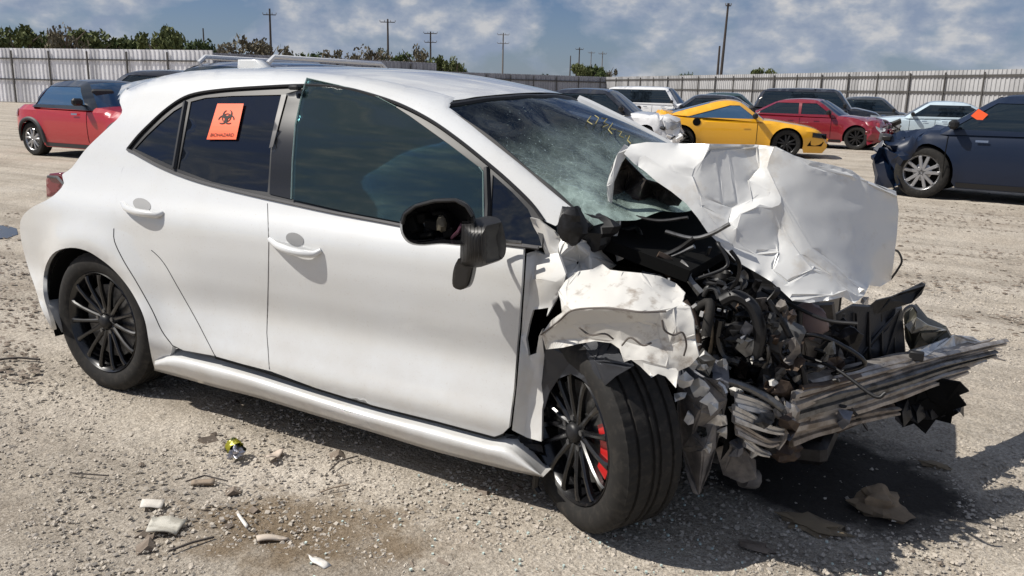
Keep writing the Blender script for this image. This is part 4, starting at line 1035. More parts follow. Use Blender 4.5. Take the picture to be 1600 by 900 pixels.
# rear part of the front fender against the door
folded('front_fender', [(828, 340), (840, 343), (852, 352), (866, 362), (874, 374), (872, 395), (884, 428), (880, 448), (868, 470), (851, 500), (846, 520), (850, 552), (862, 576), (854, 598), (847, 640), (846, 690), (824, 684), (800, 672), (808, 600), (815, 515), (820, 443), (823, 396), (838, 391), (852, 398), (844, 372), (834, 355)],
      (-.12, -.95, .28), [([(820, 400), (838, 394), (830, 430), (826, 470), (816, 520), (818, 450)], (.80, -.58, -.05)), ([(812, 520), (828, 560), (836, 575), (828, 620), (818, 688), (798, 674), (806, 600)], (.74, -.67, -.02)),
      ([(838, 394), (852, 398), (872, 395), (884, 428), (868, 440), (834, 436)], (-.3, -.8, .5)), ([(834, 436), (868, 440), (880, 448), (860, 478), (830, 480)], (.25, -.92, -.1)), ([(850, 552), (864, 576), (854, 598), (844, 600), (840, 570)], (.3, -.9, .2)),
      ([(852, 352), (876, 374), (872, 395), (858, 385)], (.5, -.8, .3))],
      [(828, 340, .06), (874, 374, .12), (823, 396, .09), (815, 515, .08), (800, 672, .07), (846, 690, .05), (884, 428, .04), (846, 520, -.04)], WHITED, step=4, th=.012, wob=.14, fr=12, pinw=1.2, seedn=2, holes=[[(833, 484), (857, 481), (852, 505), (842, 525), (838, 552), (826, 556), (822, 530), (827, 505)]])
# strut tower sheet and A-pillar foot
sheet('strut_tower_sheet', [(870, 352), (880, 342), (905, 338), (922, 350), (930, 372), (940, 395), (962, 415), (950, 425), (925, 428), (905, 440), (888, 438), (874, 400)],
      [(870, 352, .16), (905, 338, .22), (930, 372, .28), (962, 415, .34), (925, 428, .16), (888, 438, .04), (874, 400, .08), (900, 380, .08), (905, 410, .20), (920, 400, .14), (890, 360, .13), (880, 420, .12)], WHITED, step=5, th=.01, smooth_it=1, amp=.012, fr=14, seedn=5)
MB().blob(P(893, 352, Y=.10), (.10, .08, .12), .35, 4, 14, 10).build('crushed_hinge_housing', DARKG, HERO, ang=25)
MB().blob(P(925, 360, Y=.22), (.16, .10, .12), .4, 9, 14, 10).build('crushed_cowl', BLACKP, HERO, ang=25)
# crumpled wing in front of it
fender_poly = [(884, 438), (903, 424), (925, 421), (940, 413), (952, 422), (968, 424), (1000, 427), (1030, 432), (1055, 443), (1070, 458), (1066, 472), (1078, 480), (1084, 500), (1086, 530), (1092, 556), (1078, 572), (1060, 580), (1056, 606), (1040, 588), (1028, 584), (1018, 590), (1000, 572), (986, 562), (975, 566), (968, 545), (955, 536), (930, 533), (905, 537), (880, 543), (853, 546), (846, 522), (862, 500), (878, 488), (876, 470), (872, 456)]
FR = [
 ([(870, 450), (886, 434), (904, 422), (942, 411), (1000, 424), (1056, 440), (1074, 458), (1060, 478), (1028, 485), (1000, 487), (951, 479), (920, 480), (892, 484), (884, 476)], (.10, -.50, .86)),
 ([(942, 411), (975, 422), (960, 440), (930, 452), (904, 462), (886, 470), (884, 450), (905, 424)], (-.18, -.56, .80)),
 ([(1000, 424), (1056, 440), (1074, 458), (1050, 470), (1020, 452)], (.35, -.55, .74)),
 ([(842, 518), (862, 500), (878, 488), (870, 452), (887, 440), (884, 477), (893, 484), (874, 502), (852, 522)], (-.35, -.78, .50)),
 ([(852, 522), (874, 502), (893, 484), (951, 480), (1000, 488), (996, 502), (940, 504), (890, 508), (862, 526)], (.12, -.86, -.50)),
 ([(855, 528), (890, 510), (913, 522), (905, 528), (870, 532)], (.60, -.76, -.25)),
 ([(855, 532), (905, 528), (930, 531), (905, 539), (856, 549)], (-.1, -.70, .66)),
 ([(893, 508), (940, 504), (967, 512), (962, 532), (925, 528)], (.30, -.90, -.30)),
 ([(967, 512), (996, 502), (1026, 508), (1030, 530), (1000, 540), (972, 531)], (.55, -.82, .02)),
 ([(968, 531), (1000, 540), (1030, 530), (1044, 556), (1040, 572), (1004, 562), (975, 560)], (.0, -.84, .52)),
 ([(1030, 488), (1052, 480), (1056, 510), (1044, 540), (1030, 530), (1026, 508)], (-.25, -.92, .12)),
 ([(1052, 480), (1080, 480), (1090, 520), (1066, 530), (1056, 510)], (.30, -.92, .22)),
 ([(1066, 530), (1090, 520), (1094, 558), (1070, 576), (1048, 560), (1044, 540)], (-.10, -.95, -.22)),
 ([(1004, 566), (1040, 574), (1062, 580), (1056, 608), (1038, 588), (1016, 590)], (.1, -.85, .45)),
]
folded('crumpled_fender', fender_poly, (.22, -.90, -.28), FR, [(884, 438, .03), (940, 413, .24), (1055, 443, .30), (846, 522, -.06), (892, 484, -.17), (951, 480, -.24), (1000, 487, -.26), (1040, 485, -.20), (1086, 530, -.04), (853, 546, .0), (1056, 606, -.14), (1018, 590, -.17), (955, 536, -.10), (905, 537, -.06)], PRIMER, step=4, pinw=1.5, wob=.42, fr=16, ang=24, seedn=3)
sheet('torn_rail_flange', [(1002, 424), (1030, 430), (1056, 448), (1066, 456), (1058, 458), (1030, 444), (1008, 432)], [(1002, 424, .30), (1030, 430, .30), (1066, 456, .28), (1058, 458, .24), (1008, 432, .24)], WHITED, step=4, th=.01, amp=.004)
# wheel arch liner pieces
LNP = mat('liner_plastic', (.022, .024, .030), .5)
sheet('wheel_arch_liner', [(852, 540), (905, 532), (955, 530), (976, 552), (990, 572), (962, 588), (944, 604), (936, 626), (926, 608), (908, 592), (892, 584), (872, 592), (858, 614), (850, 640), (846, 600)],
      [(852, 540, .02), (905, 532, .0), (955, 530, -.02), (990, 572, -.15), (944, 604, -.12), (936, 626, -.10), (908, 592, -.06), (872, 592, .0), (850, 640, .04), (846, 600, .04), (930, 565, -.10), (895, 560, -.02)], LNP, step=6, th=.006, amp=.006)
for q, w in (([(846, 523, -.07), (872, 503, -.12), (893, 486, -.18), (930, 482, -.235), (970, 484, -.26), (1000, 488, -.27), (1040, 487, -.21)], .006), ([(1034, 500, -.2), (1038, 516, -.2), (1052, 524, -.17), (1066, 520, -.14), (1072, 538, -.12), (1068, 556, -.12)], .003), ([(905, 512, -.13), (922, 524, -.15), (945, 522, -.18), (958, 530, -.16)], .003), ([(972, 540, -.19), (985, 528, -.22), (1004, 540, -.22), (1018, 536, -.22)], .0025)):
    ribbon([P(a, b_, Y=c-.005) for a, b_, c in q], w, 1.4, 1.9, mat('cracked_paint_edge', (.10, .085, .075), .8), 'cracked_crease', th=.002)
LINER = mat('dusty_liner', (.13, .12, .115), .7, var=(10, (.30, .27, .24), .45, .66), bump=(20, .4, .005))
LINERB = mat('bluish_torn_liner', (.12, .13, .16), .6, var=(9, (.27, .27, .29), .42, .64), bump=(20, .4, .005))
sheet('torn_liner', [(1058, 600), (1100, 590), (1130, 596), (1136, 625), (1128, 660), (1118, 700), (1108, 738), (1092, 774), (1083, 770), (1072, 740), (1066, 700), (1058, 660)],
      [(1058, 600, .20), (1100, 590, .14), (1136, 625, .18), (1118, 700, .14), (1092, 774, .10), (1066, 700, .18), (1095, 640, .08), (1080, 680, .14), (1100, 700, .08), (1120, 650, .16)], LINER, step=5, th=.006, amp=.016, fr=10, seedn=4, holes=[[(1090, 665), (1103, 668), (1105, 682), (1095, 686), (1088, 676)]])
sheet('torn_liner_upper', [(1062, 560), (1100, 548), (1136, 560), (1140, 600), (1130, 640), (1095, 650), (1068, 640), (1058, 600)],
      [(1062, 560, .24), (1100, 548, .22), (1136, 560, .24), (1140, 600, .20), (1130, 640, .18), (1068, 640, .22), (1100, 600, .14), (1080, 580, .2)], LINERB, step=5, th=.006, amp=.018, fr=11, seedn=6)
sheet('splash_shield', [(1118, 700), (1150, 690), (1180, 720), (1182, 748), (1160, 755), (1130, 742)], [(1118, 700, .26), (1150, 690, .26), (1182, 748, .30), (1130, 742, .3)], LINER, step=6, th=.006, amp=.012)
sheet('bright_metal_shard', [(1104, 662), (1122, 648), (1134, 650), (1136, 664), (1126, 666), (1112, 664)], [(1104, 662, .08), (1122, 648, .07), (1136, 664, .10), (1126, 666, .1)], ALUB, step=4, th=.006, amp=.0)
# aluminium bumper beam
ALUD = mat('dirty_aluminium', (.34, .29, .24), .5, metal=.45, var=(13, (.14, .11, .085), .42, .62))
A0 = P(1245, 628, Y=.34); A1 = P(1545, 548, Y=1.62)
axis = spline([P(1250, 626, Y=.40), P(1320, 606, Y=.66), P(1400, 582, Y=.99), P(1470, 562, Y=1.34), P(1520, 546, Y=1.62)], 10)
prof = [(-.02, .085), (.03, .085), (.045, .075), (.045, .040), (.022, .034), (.022, .016), (.045, .010), (.045, -.018), (.020, -.024), (.020, -.040), (.045, -.046), (.045, -.075), (.03, -.085), (-.02, -.085)]
mbm = MB(); V = []; nb = len(axis)
for i, p in enumerate(axis):
    t = i/(nb-1); squ = .92-.38*t
    for (a, b_) in prof:
        k = noise.noise(Vector((t*7, b_*18, 1)))*.010
        tw = .55*t
        V.append(p+Vector((a*.9+k-b_*tw*.4, -a*.25, b_*squ+k)))
m = len(prof); Fc = [(i*m+j, i*m+(j+1) % m, (i+1)*m+(j+1) % m, (i+1)*m+j) for i in range(nb-1) for j in range(m)]+[tuple(range(m)), tuple(range(nb*m-1, (nb-1)*m-1, -1))]
mbm.add(V, Fc); sharp(mbm.build('bumper_beam', ALU, HERO, ang=25), 25)
sheet('beam_upper_flange', [(1266, 600), (1300, 582), (1360, 572), (1420, 562), (1420, 548), (1450, 540), (1490, 524), (1520, 527), (1532, 535), (1500, 552), (1440, 566), (1380, 580), (1320, 594), (1275, 608)],
      [(1266, 600, .42), (1300, 582, .60), (1420, 552, 1.05), (1490, 524, 1.45), (1532, 535, 1.60), (1440, 566, 1.05), (1320, 594, .60), (1275, 608, .42)], ALUB, step=6, th=.012, amp=.008, fr=10, seedn=9)
MB().box(P(1432, 556, Y=1.02), (.05, .03, .035), bev=.004).build('flange_slot_clip', BLACKP, HERO)
def splay(pts, w, m_, tw, nm='beam_layer', th=.010):
    q = spline([P(a, b_, Y=c) for a, b_, c in pts], 7); V = []; n_ = len(q)
    for i, p in enumerate(q):
        t = i/(n_-1); k = w*(1-.55*t)*(1+.25*noise.noise(p*9)); a = tw[0]+(tw[1]-tw[0])*t+.15*noise.noise(p*6)
        d = Vector((.45*math.sin(a), -.25*math.sin(a), math.cos(a))); e = Vector((math.cos(a)*.8, -math.cos(a)*.5, -math.sin(a)*.6))*th
        for (x, y) in ((1, 0), (.82, 1.2), (.4, 1.0), (.25, -.3), (-.15, -.3), (-.3, 1.0), (-.82, 1.2), (-1, 0), (-.9, -1), (.9, -1)): V.append(p+d*k*x+e*y)
    m2 = 10; Fc = [(i*m2+j, i*m2+(j+1) % m2, (i+1)*m2+(j+1) % m2, (i+1)*m2+j) for i in range(n_-1) for j in range(m2)]+[tuple(range(m2-1, -1, -1)), tuple(range((n_-1)*m2, n_*m2))]
    return sharp(mesh(nm, V, Fc, m_, HERO), 25)
splay([(1238, 628, .26), (1310, 604, .52), (1400, 578, .90), (1480, 556, 1.28), (1572, 534, 1.68)], .034, ALU, (.1, .7))
splay([(1232, 646, .26), (1310, 624, .52), (1400, 598, .88), (1480, 572, 1.24), (1556, 552, 1.60)], .032, GREYM, (-.1, .5))
splay([(1228, 664, .27), (1300, 648, .50), (1390, 620, .85), (1470, 592, 1.2), (1512, 578, 1.4)], .036, ALU, (.2, .3))
splay([(1236, 684, .30), (1290, 668, .48), (1350, 652, .70), (1404, 642, .92)], .032, ALUD, (-.3, .1))
splay([(1250, 612, .30), (1320, 596, .55), (1400, 572, .92), (1460, 556, 1.2)], .020, BROWNM, (.3, .9))
for k in range(7):                             # splintered far end
    q = [P(1500, 548+k*4-6, Y=1.5), P(1545+rnd.uniform(-5, 8), 541+k*4-8, Y=1.65), P(1560+rnd.uniform(-12, 14), 536+k*6-8, Y=1.72)]
    MB().tube(q, [.010, .007, .002], 5).build('beam_splinter', rnd.choice((ALU, GREYM)), HERO, ang=20)
rj0 = random.Random(4)
# crash box: stacked aluminium plates
for pts_, w_, mm in (([(1150, 626, .16), (1180, 634, .19), (1212, 646, .24), (1240, 656, .28)], .030, ALUB), ([(1146, 646, .15), (1174, 658, .18), (1204, 670, .22), (1228, 674, .26)], .030, ALUB),
                     ([(1150, 668, .16), (1176, 682, .18), (1200, 692, .21), (1216, 690, .24)], .028, ALU), ([(1164, 690, .18), (1184, 704, .2), (1202, 710, .22)], .022, ALUB), ([(1212, 634, .22), (1226, 654, .24), (1228, 676, .25), (1216, 696, .25)], .034, ALU)):
    splay(pts_, w_, mm, (rj0.uniform(-.5, .2), rj0.uniform(.1, .9)), 'crash_box_plate', .008)
MB().blob(P(1228, 648, Y=.27), (.07, .07, .09), .9, 21, 12, 8).build('torn_beam_bracket', ALU, HERO, ang=20)
MB().blob(P(1222, 700, Y=.36), (.12, .08, .07), .8, 22, 12, 8).build('lower_bracket', BROWNM, HERO, ang=20)
MB().tube([P(1160, 746, Y=.40), P(1180, 748, Y=.44)], .035, 10).build('tow_hook_boss', LINER, HERO)
MB().tube([P(1136, 610, Y=.2), P(1150, 596, Y=.22), P(1160, 640, Y=.24), P(1168, 690, Y=.25)], .012, 6).build('torn_bracket', DARKG, HERO)
MB().tube([P(1122, 598, Y=.15), P(1130, 604, Y=.15), P(1134, 614, Y=.15)], .008, 6).build('bright_bolt', ALUB, HERO)
# radiator, fan shroud, headlight remains
def quadbox(name, c4, d, m, X=None):
    pts, tri = fill(c4, 10); dd = rays(pts); t = (np.array(X)-CAM[0])/dd[:, 0] if X is not None else 0
    V3 = CAM+dd*t[:, None]; V, Fc = thicken(V3, tri, np.array(d)); return mesh(name, V, Fc, m, HERO, False)
sheet('radiator', [(1290, 500), (1330, 478), (1408, 482), (1414, 556), (1380, 570), (1300, 582), (1284, 560)], [(1290, 500, .72), (1330, 478, .85), (1408, 482, 1.15), (1414, 556, 1.18), (1380, 570, 1.05), (1300, 582, .72), (1284, 560, .68)], mat('radiator_fins', (.028, .030, .036), .5, metal=.5, bump=(90, .5, .003)), step=9, th=.04, amp=.006)
for k in range(6):
    MB().tube([P(1300+k*19, 492-k*1.5, Y=.70+k*.085), P(1298+k*20, 578-k*4, Y=.69+k*.085)], .007, 5).build('radiator_tube', DARKG, HERO)
sheet('intercooler_pipe_sheet', [(1222, 500), (1262, 478), (1300, 476), (1305, 520), (1296, 570), (1262, 586), (1228, 580), (1214, 540)], [(1222, 500, .55), (1262, 478, .62), (1305, 520, .7), (1262, 586, .52), (1214, 540, .5), (1255, 530, .42)], mat('dark_brown_box', (.045, .038, .032), .6, var=(8, (.085, .07, .055), .45, .65)), step=7, th=.05, amp=.01)
MB().blob(P(1264, 502, Y=.50), (.12, .09, .12), .4, 31, 14, 10).build('coolant_tank', mat('pinkish_tank', (.20, .14, .13), .5), HERO)
MB().blob(P(1230, 522, Y=.44), (.08, .06, .10), .5, 32, 14, 10).build('alloy_housing', GREYM, HERO)
sheet('black_bracket', [(1368, 470), (1392, 464), (1420, 452), (1440, 442), (1446, 446), (1440, 460), (1424, 474), (1396, 482), (1372, 490), (1352, 484)], [(1368, 470, .98), (1392, 464, 1.02), (1446, 446, 1.15), (1424, 474, 1.08), (1372, 490, 1.0), (1352, 484, .96)], BLACKP, step=5, th=.02, amp=.006)
sheet('headlamp_remains', [(1412, 490), (1430, 478), (1448, 500), (1478, 514), (1486, 528), (1452, 540), (1424, 552), (1414, 530)], [(1412, 490, 1.2), (1430, 478, 1.24), (1478, 514, 1.42), (1486, 528, 1.40), (1452, 540, 1.32), (1424, 552, 1.24), (1440, 518, 1.16)], mat('dark_olive_plastic', (.05, .048, .035), .45), step=5, th=.05, amp=.01)
sheet('headlamp_lens_piece', [(1414, 508), (1432, 496), (1450, 508), (1478, 516), (1452, 520), (1424, 521)], [(1414, 508, 1.15), (1432, 496, 1.17), (1450, 508, 1.2), (1478, 516, 1.32), (1424, 521, 1.14)], mat('grey_lens', (.20, .19, .16), .3, coat=.6), step=4, th=.01, amp=.003)
MB().tube(spline([P(1392, 436, Y=1.0), P(1402, 422, Y=.99), P(1409, 408, Y=.98), P(1404, 394, Y=.99), P(1396, 390, Y=1.0)], 6), .004, 6).build('loose_cable', BLACKP, HERO)
MB().tube(spline([P(1408, 500, Y=1.1), P(1414, 484, Y=1.09), P(1426, 478, Y=1.1), P(1434, 488, Y=1.1)], 6), .006, 6).build('bent_wire_loop', GREYM, HERO)
# dark plastic hanging below the beam
HBR = [(1388, 606), (1420, 600), (1462, 592), (1500, 598), (1514, 612), (1498, 618), (1510, 634), (1490, 640), (1486, 662), (1462, 656), (1446, 678), (1428, 662), (1410, 668), (1400, 644), (1384, 630)]
folded('hanging_bumper_remains', HBR, (.3, -.9, -.2), [([(1388, 606), (1440, 598), (1430, 630), (1392, 632)], (.6, -.75, .2)), ([(1440, 598), (1500, 598), (1480, 625), (1450, 622)], (-.1, -.9, -.4)), ([(1410, 640), (1450, 622), (1480, 640), (1446, 678)], (.7, -.6, -.3))], [(1388, 606, 1.0), (1514, 612, 1.45), (1446, 678, 1.15)], BLACKM, step=6, th=.02, wob=.5, fr=14, pinw=1, seedn=12)
for k in range(5): sheet('hanging_scrap', [(1400+k*22, 630), (1418+k*22, 624), (1426+k*20, 652), (1412+k*22, 668-k*6), (1398+k*21, 655)], [(1400+k*22, 630, 1.05+k*.08), (1418+k*22, 624, 1.1+k*.08), (1426+k*20, 652, 1.1+k*.08), (1412+k*22, 668-k*6, 1.0+k*.08), (1410+k*22, 645, .98+k*.08)], BLACKP if k % 2 else DARKG, step=6, th=.01, amp=.01, seedn=k)
sheet('lower_grille_piece', [(1250, 655), (1320, 636), (1390, 620), (1400, 640), (1340, 664), (1280, 690), (1250, 690)], [(1250, 655, .5), (1320, 636, .72), (1390, 620, .98), (1400, 640, 1.0), (1280, 690, .6), (1250, 690, .55)], BROWNM, step=7, th=.02, amp=.02, fr=9, seedn=13)
# engine bay: walls, engine, hoses, brackets
MB().box((2.28, .92, .60), (.05, 1.50, .62)).build('firewall', BLACKM, HERO)
MB().box((2.60, 1.66, .46), (.70, .06, .50)).build('far_inner_wing', BLACKM, HERO)
MB().box((2.55, .44, .60), (.55, .05, .40)).build('near_inner_wing', BLACKM, HERO)
MB().box((2.45, .92, .88), (.42, 1.35, .04), Matrix.Rotation(R(14), 3, 'Y')).build('cowl_tray', BLACKM, HERO)
eng = MB().box((2.72, 1.0, .50), (.52, .80, .46), bev=.05).build('engine_block', DARKG, HERO)
MB().box((2.72, 1.02, .76), (.42, .56, .10), Matrix.Rotation(R(8), 3, 'Y'), .03).build('engine_cover', BLACKP, eng)
MB().box((2.62, .50, .62), (.30, .22, .28), Matrix.Rotation(R(12), 3, 'Y'), .03).build('battery_box', BLACKP, HERO)
MB().tube([(2.60, .50, .36), (2.78, .52, .33)], .10, 14).build('gearbox_housing', DARKG, HERO)
MB().box((2.90, .95, .22), (.40, 1.0, .08), Matrix.Rotation(R(-6), 3, 'Y'), .02).build('subframe', DARKG, HERO)
rj = random.Random(23)
def inbay(u0, u1, v0, v1, y0, y1):
    u, v, y = rj.uniform(u0, u1), rj.uniform(v0, v1), rj.uniform(y0, y1)
    lim = np.interp(u, [960, 1050, 1128, 1180, 1238, 1300], [340, 345, 395, 440, 490, 500])+35
    if v < lim: v = lim+rj.uniform(0, 50)
    return P(u, v, Y=y)
for k in range(26):                            # hoses and cables
    a = inbay(960, 1190, 380, 600, .24, .60); 
    if k > 17: a = inbay(1085, 1250, 430, 640, .24, .5)
    q = [a]
    for j in range(3): q.append(q[-1]+Vector((rj.uniform(-.10, .14), rj.uniform(-.05, .08), rj.uniform(-.10, .08))))
    MB().tube(spline(q, 6), rj.choice((.006, .008, .011, .016, .022)), 8).build('engine_hose', rj.choice((BLACKP, BLACKP, BLACKG, RUBBER, DARKG)), HERO, ang=60)
for k in range(64):                            # bent brackets and torn strips of steel
    a = inbay(1085, 1240, 445, 650, .22, .44) if k % 3 else inbay(1000, 1180, 405, 520, .30, .55)
    if k % 7 == 0: a = inbay(1240, 1330, 560, 650, .42, .7)
    q = [a]; dr = Vector((rj.uniform(-1, 1), rj.uniform(-.5, .5), rj.uniform(-1.2, .6))).normalized()
    for j in range(3): dr = (dr+Vector((rj.uniform(-.8, .8), rj.uniform(-.5, .5), rj.uniform(-.8, .8)))).normalized(); q.append(q[-1]+dr*rj.uniform(.02, .065))
    ribbon(q, rj.uniform(.006, .026), rj.uniform(0, 3), rj.uniform(0, 5), rj.choice((DARKG, DARKG, DARKG, BLACKP, BLACKP, GREYM, BROWNM, BROWNM, GREYM)), 'torn_bracket_strip')
for k in range(26):
    a = inbay(1085, 1230, 440, 640, .22, .40)
    MB().blob(a, (rj.uniform(.02, .08), rj.uniform(.02, .05), rj.uniform(.02, .08)), 1.2, k, 10, 7).build('crushed_casting', rj.choice((DARKG, BLACKG, DARKG, BLACKP, BROWNM, DARKG)), HERO, ang=20)
for q, r_, mm, nm in (([(1040, 362), (1080, 372), (1110, 366), (1140, 350)], .007, GREYM, 'brake_line'), ([(985, 392), (1030, 400), (1060, 390), (1085, 372)], .010, DARKG, 'wiring_loom'), ([(990, 338), (1030, 345), (1075, 340)], .006, DARKG, 'wiper_arm'),
                      ([(1010, 405), (1050, 400), (1085, 385)], .008, GREYM, 'support_rod'), ([(1100, 440), (1140, 470), (1185, 520), (1225, 570), (1256, 606)], .016, BLACKP, 'radiator_hose'), ([(1130, 450), (1165, 475), (1195, 520), (1205, 580)], .012, GREYM, 'coolant_pipe'),
                      ([(1110, 470), (1106, 500), (1112, 530), (1108, 556)], .020, BROWNM, 'exhaust_flange'), ([(1150, 500), (1170, 492), (1185, 505), (1180, 520), (1160, 530), (1145, 510), (1150, 480)], .012, BLACKG, 'drive_belt')):
    MB().tube(spline([P(a, b_, Y=.34) for a, b_ in q], 6), r_, 8).build(nm, mm, HERO)
for q, Y_, r_, mm, nm in (([(1168, 478), (1184, 500), (1196, 530), (1200, 556), (1192, 574)], .25, .008, GREYM, 'coolant_pipe'), ([(1098, 462), (1106, 450), (1118, 452), (1124, 466)], .26, .009, GREYM, 'hose_clamp_ring'),
                          ([(1128, 470), (1150, 462), (1176, 480), (1188, 520), (1180, 560)], .24, .020, BLACKP, 'intake_hose'), ([(1126, 500), (1122, 530), (1132, 556), (1156, 566)], .22, .016, BLACKG, 'turbo_hose'),
                          ([(1190, 452), (1240, 478), (1290, 500), (1340, 506)], .42, .006, BLACKP, 'wiring_cable'), ([(1200, 470), (1226, 510), (1250, 560), (1258, 600)], .30, .010, DARKG, 'steel_brake_pipe'),
                          ([(1070, 470), (1088, 500), (1092, 540), (1084, 570)], .20, .009, BROWNM, 'rusty_pipe'), ([(1140, 596), (1170, 606), (1200, 622), (1224, 640)], .16, .012, GREYM, 'bent_subframe_arm')):
    MB().tube(spline([P(a, b_, Y=Y_) for a, b_ in q], 6), r_, 9).build(nm, mm, HERO)
ribbon([P(1104, 476, Y=.22), P(1110, 500, Y=.21), P(1112, 526, Y=.21), P(1108, 552, Y=.22)], .030, 1.3, 1.7, mat('tan_bent_plate', (.22, .175, .125), .55, metal=.4, var=(18, (.10, .075, .055), .45, .65)), 'bent_tan_plate', th=.004)
MB().lathe([(.0, 0), (.045, 0), (.05, .012), (.05, .03), (.035, .034), (.035, .05), (.0, .05)], 20, 'Y', tuple(P(1152, 530, Y=.25))).build('crushed_pulley', DARKG, HERO, ang=30)
MB().box(P(1226, 528, Y=.33), (.10, .06, .11), Matrix.Rotation(.3, 3, 'Y'), .012).build('control_box', mat('grey_box', (.09, .09, .09), .5), HERO)
CHIP = mat('bright_chips', (.7, .7, .7), .3, metal=.3)
for k in range(16):
    a = inbay(1010, 1120, 430, 500, .16, .30) if k % 2 else inbay(1110, 1230, 450, 640, .2, .34)
    MB().box(a, (rj.uniform(.006, .018), .006, rj.uniform(.006, .014)), Matrix.Rotation(rj.uniform(-1.5, 1.5), 3, 'Y')).build('glass_chip', CHIP, HERO, False)
for k in range(74):
    u0, v0 = (rj.uniform(1085, 1240), rj.uniform(480, 700)) if k < 56 else (rj.uniform(1215, 1330), rj.uniform(500, 680))
    Y0 = rj.uniform(.20, .42) if k < 56 else rj.uniform(.5, .75); r0 = rj.uniform(9, 27); pl = []; ct = []
    for j in range(8):
        a = j*.785+rj.uniform(-.25, .25); rr = r0*rj.uniform(.45, 1.2); q = (u0+rr*math.cos(a), v0+rr*math.sin(a)*1.1); pl.append(q); ct.append((*q, Y0+rj.uniform(-.06, .06)))
    ct.append((u0, v0, Y0+rj.uniform(-.09, .05)))
    sheet('crushed_panel_piece', pl, ct, rj.choice((DARKG, BLACKP, BROWNM, BROWNM, LINER, LINERB, LINER, GREYM, DARKG)), step=6, th=.006, amp=.012, fac=14, seedn=k)
for (u, v, r_, Y) in ((1046, 470, 13, .10), (1072, 492, 10, .12), (1083, 540, 11, .10), (1098, 575, 9, .12), (1070, 596, 12, .06), (1110, 448, 8, .3), (968, 398, 9, .3), (940, 372, 11, .22), (1014, 432, 10, .34), (1150, 612, 9, .2), (1342, 458, 8, .6), (1352, 470, 7, .62), (1180, 706, 9, .26), (1145, 640, 8, .2), (1094, 604, 16, .12), (1112, 632, 15, .10), (1082, 650, 12, .14), (1104, 700, 11, .10), (1128, 676, 10, .14), (1076, 565, 13, .10), (1100, 520, 9, .2), (1064, 620, 9, .1), (1130, 570, 8, .2), (1206, 596, 8, .24), (1176, 560, 7, .22)):
    pl = []; ct = []
    for j in range(7):
        a = j*.9+rj.uniform(-.3, .3); rr = r_*rj.uniform(.4, 1.35); q = (u+rr*math.cos(a), v+rr*math.sin(a)); pl.append(q); ct.append((*q, Y+rj.uniform(-.03, .03)))
    sheet('torn_white_scrap', pl, ct+[(u, v, Y-.03)], rj.choice((WHITED, PRIMER, PRIMER)), step=4, th=.004, amp=.006, fac=9, seedn=int(u))
# sill end torn below the door
sheet('torn_sill_end', [(790, 684), (812, 680), (846, 694), (850, 712), (836, 708), (806, 694)], [(790, 684, .04), (812, 680, .08), (846, 694, .10), (850, 712, .10), (806, 694, .05)], DARKG, step=4, th=.01, amp=.008)
MB().tube([P(838, 742, Y=.05), P(836, 760, Y=.06), P(842, 770, Y=.06)], .012, 6).build('hanging_rubber', BLACKP, HERO)

# =================================================================== fences
FENW = mat('fence_sheet_white', (.84, .84, .87), .55, metal=.0, spec=.4, var=(3, (.70, .70, .72), .45, .75)); FENR = mat('fence_sheet_darkened', (.43, .43, .44), .6, spec=.3, var=(2.5, (.35, .35, .35), .42, .72))  # right run: white sheet darkened in colour to offset the strong sun on it
FENG = mat('fence_sheet_shaded', (.30, .31, .35), .6, var=(3, (.22, .22, .25), .45, .7))  # for the fence runs turned from the sun, their shade put into the colour
POSTM = mat('fence_post_steel', (.09, .085, .08), .6, metal=.4)
FH = 3.35
def sheet_mesh(m, w=.62, ribs=2, h=FH):
    V = []; xs = []
    p = w/ribs
    for k in range(ribs):
        for (a, d) in ((0, 0), (.46*p, 0), (.52*p, .045), (.90*p, .045), (.96*p, 0)): xs.append((k*p+a, d))
    xs.append((w, 0))
    for z in (.04, h):
        for x, d in xs: V.append((x, -d, z))
    n_ = len(xs); Fc = [(i, i+1, n_+i+1, n_+i) for i in range(n_-1)]
    for z in (.04, h):
        for x, d in xs: V.append((x, -d+.006, z))
    Fc += [(2*n_+i, 3*n_+i, 3*n_+i+1, 2*n_+i+1) for i in range(n_-1)]+[(n_+i, n_+i+1, 3*n_+i+1, 3*n_+i) for i in range(n_-1)]
    return V, Fc
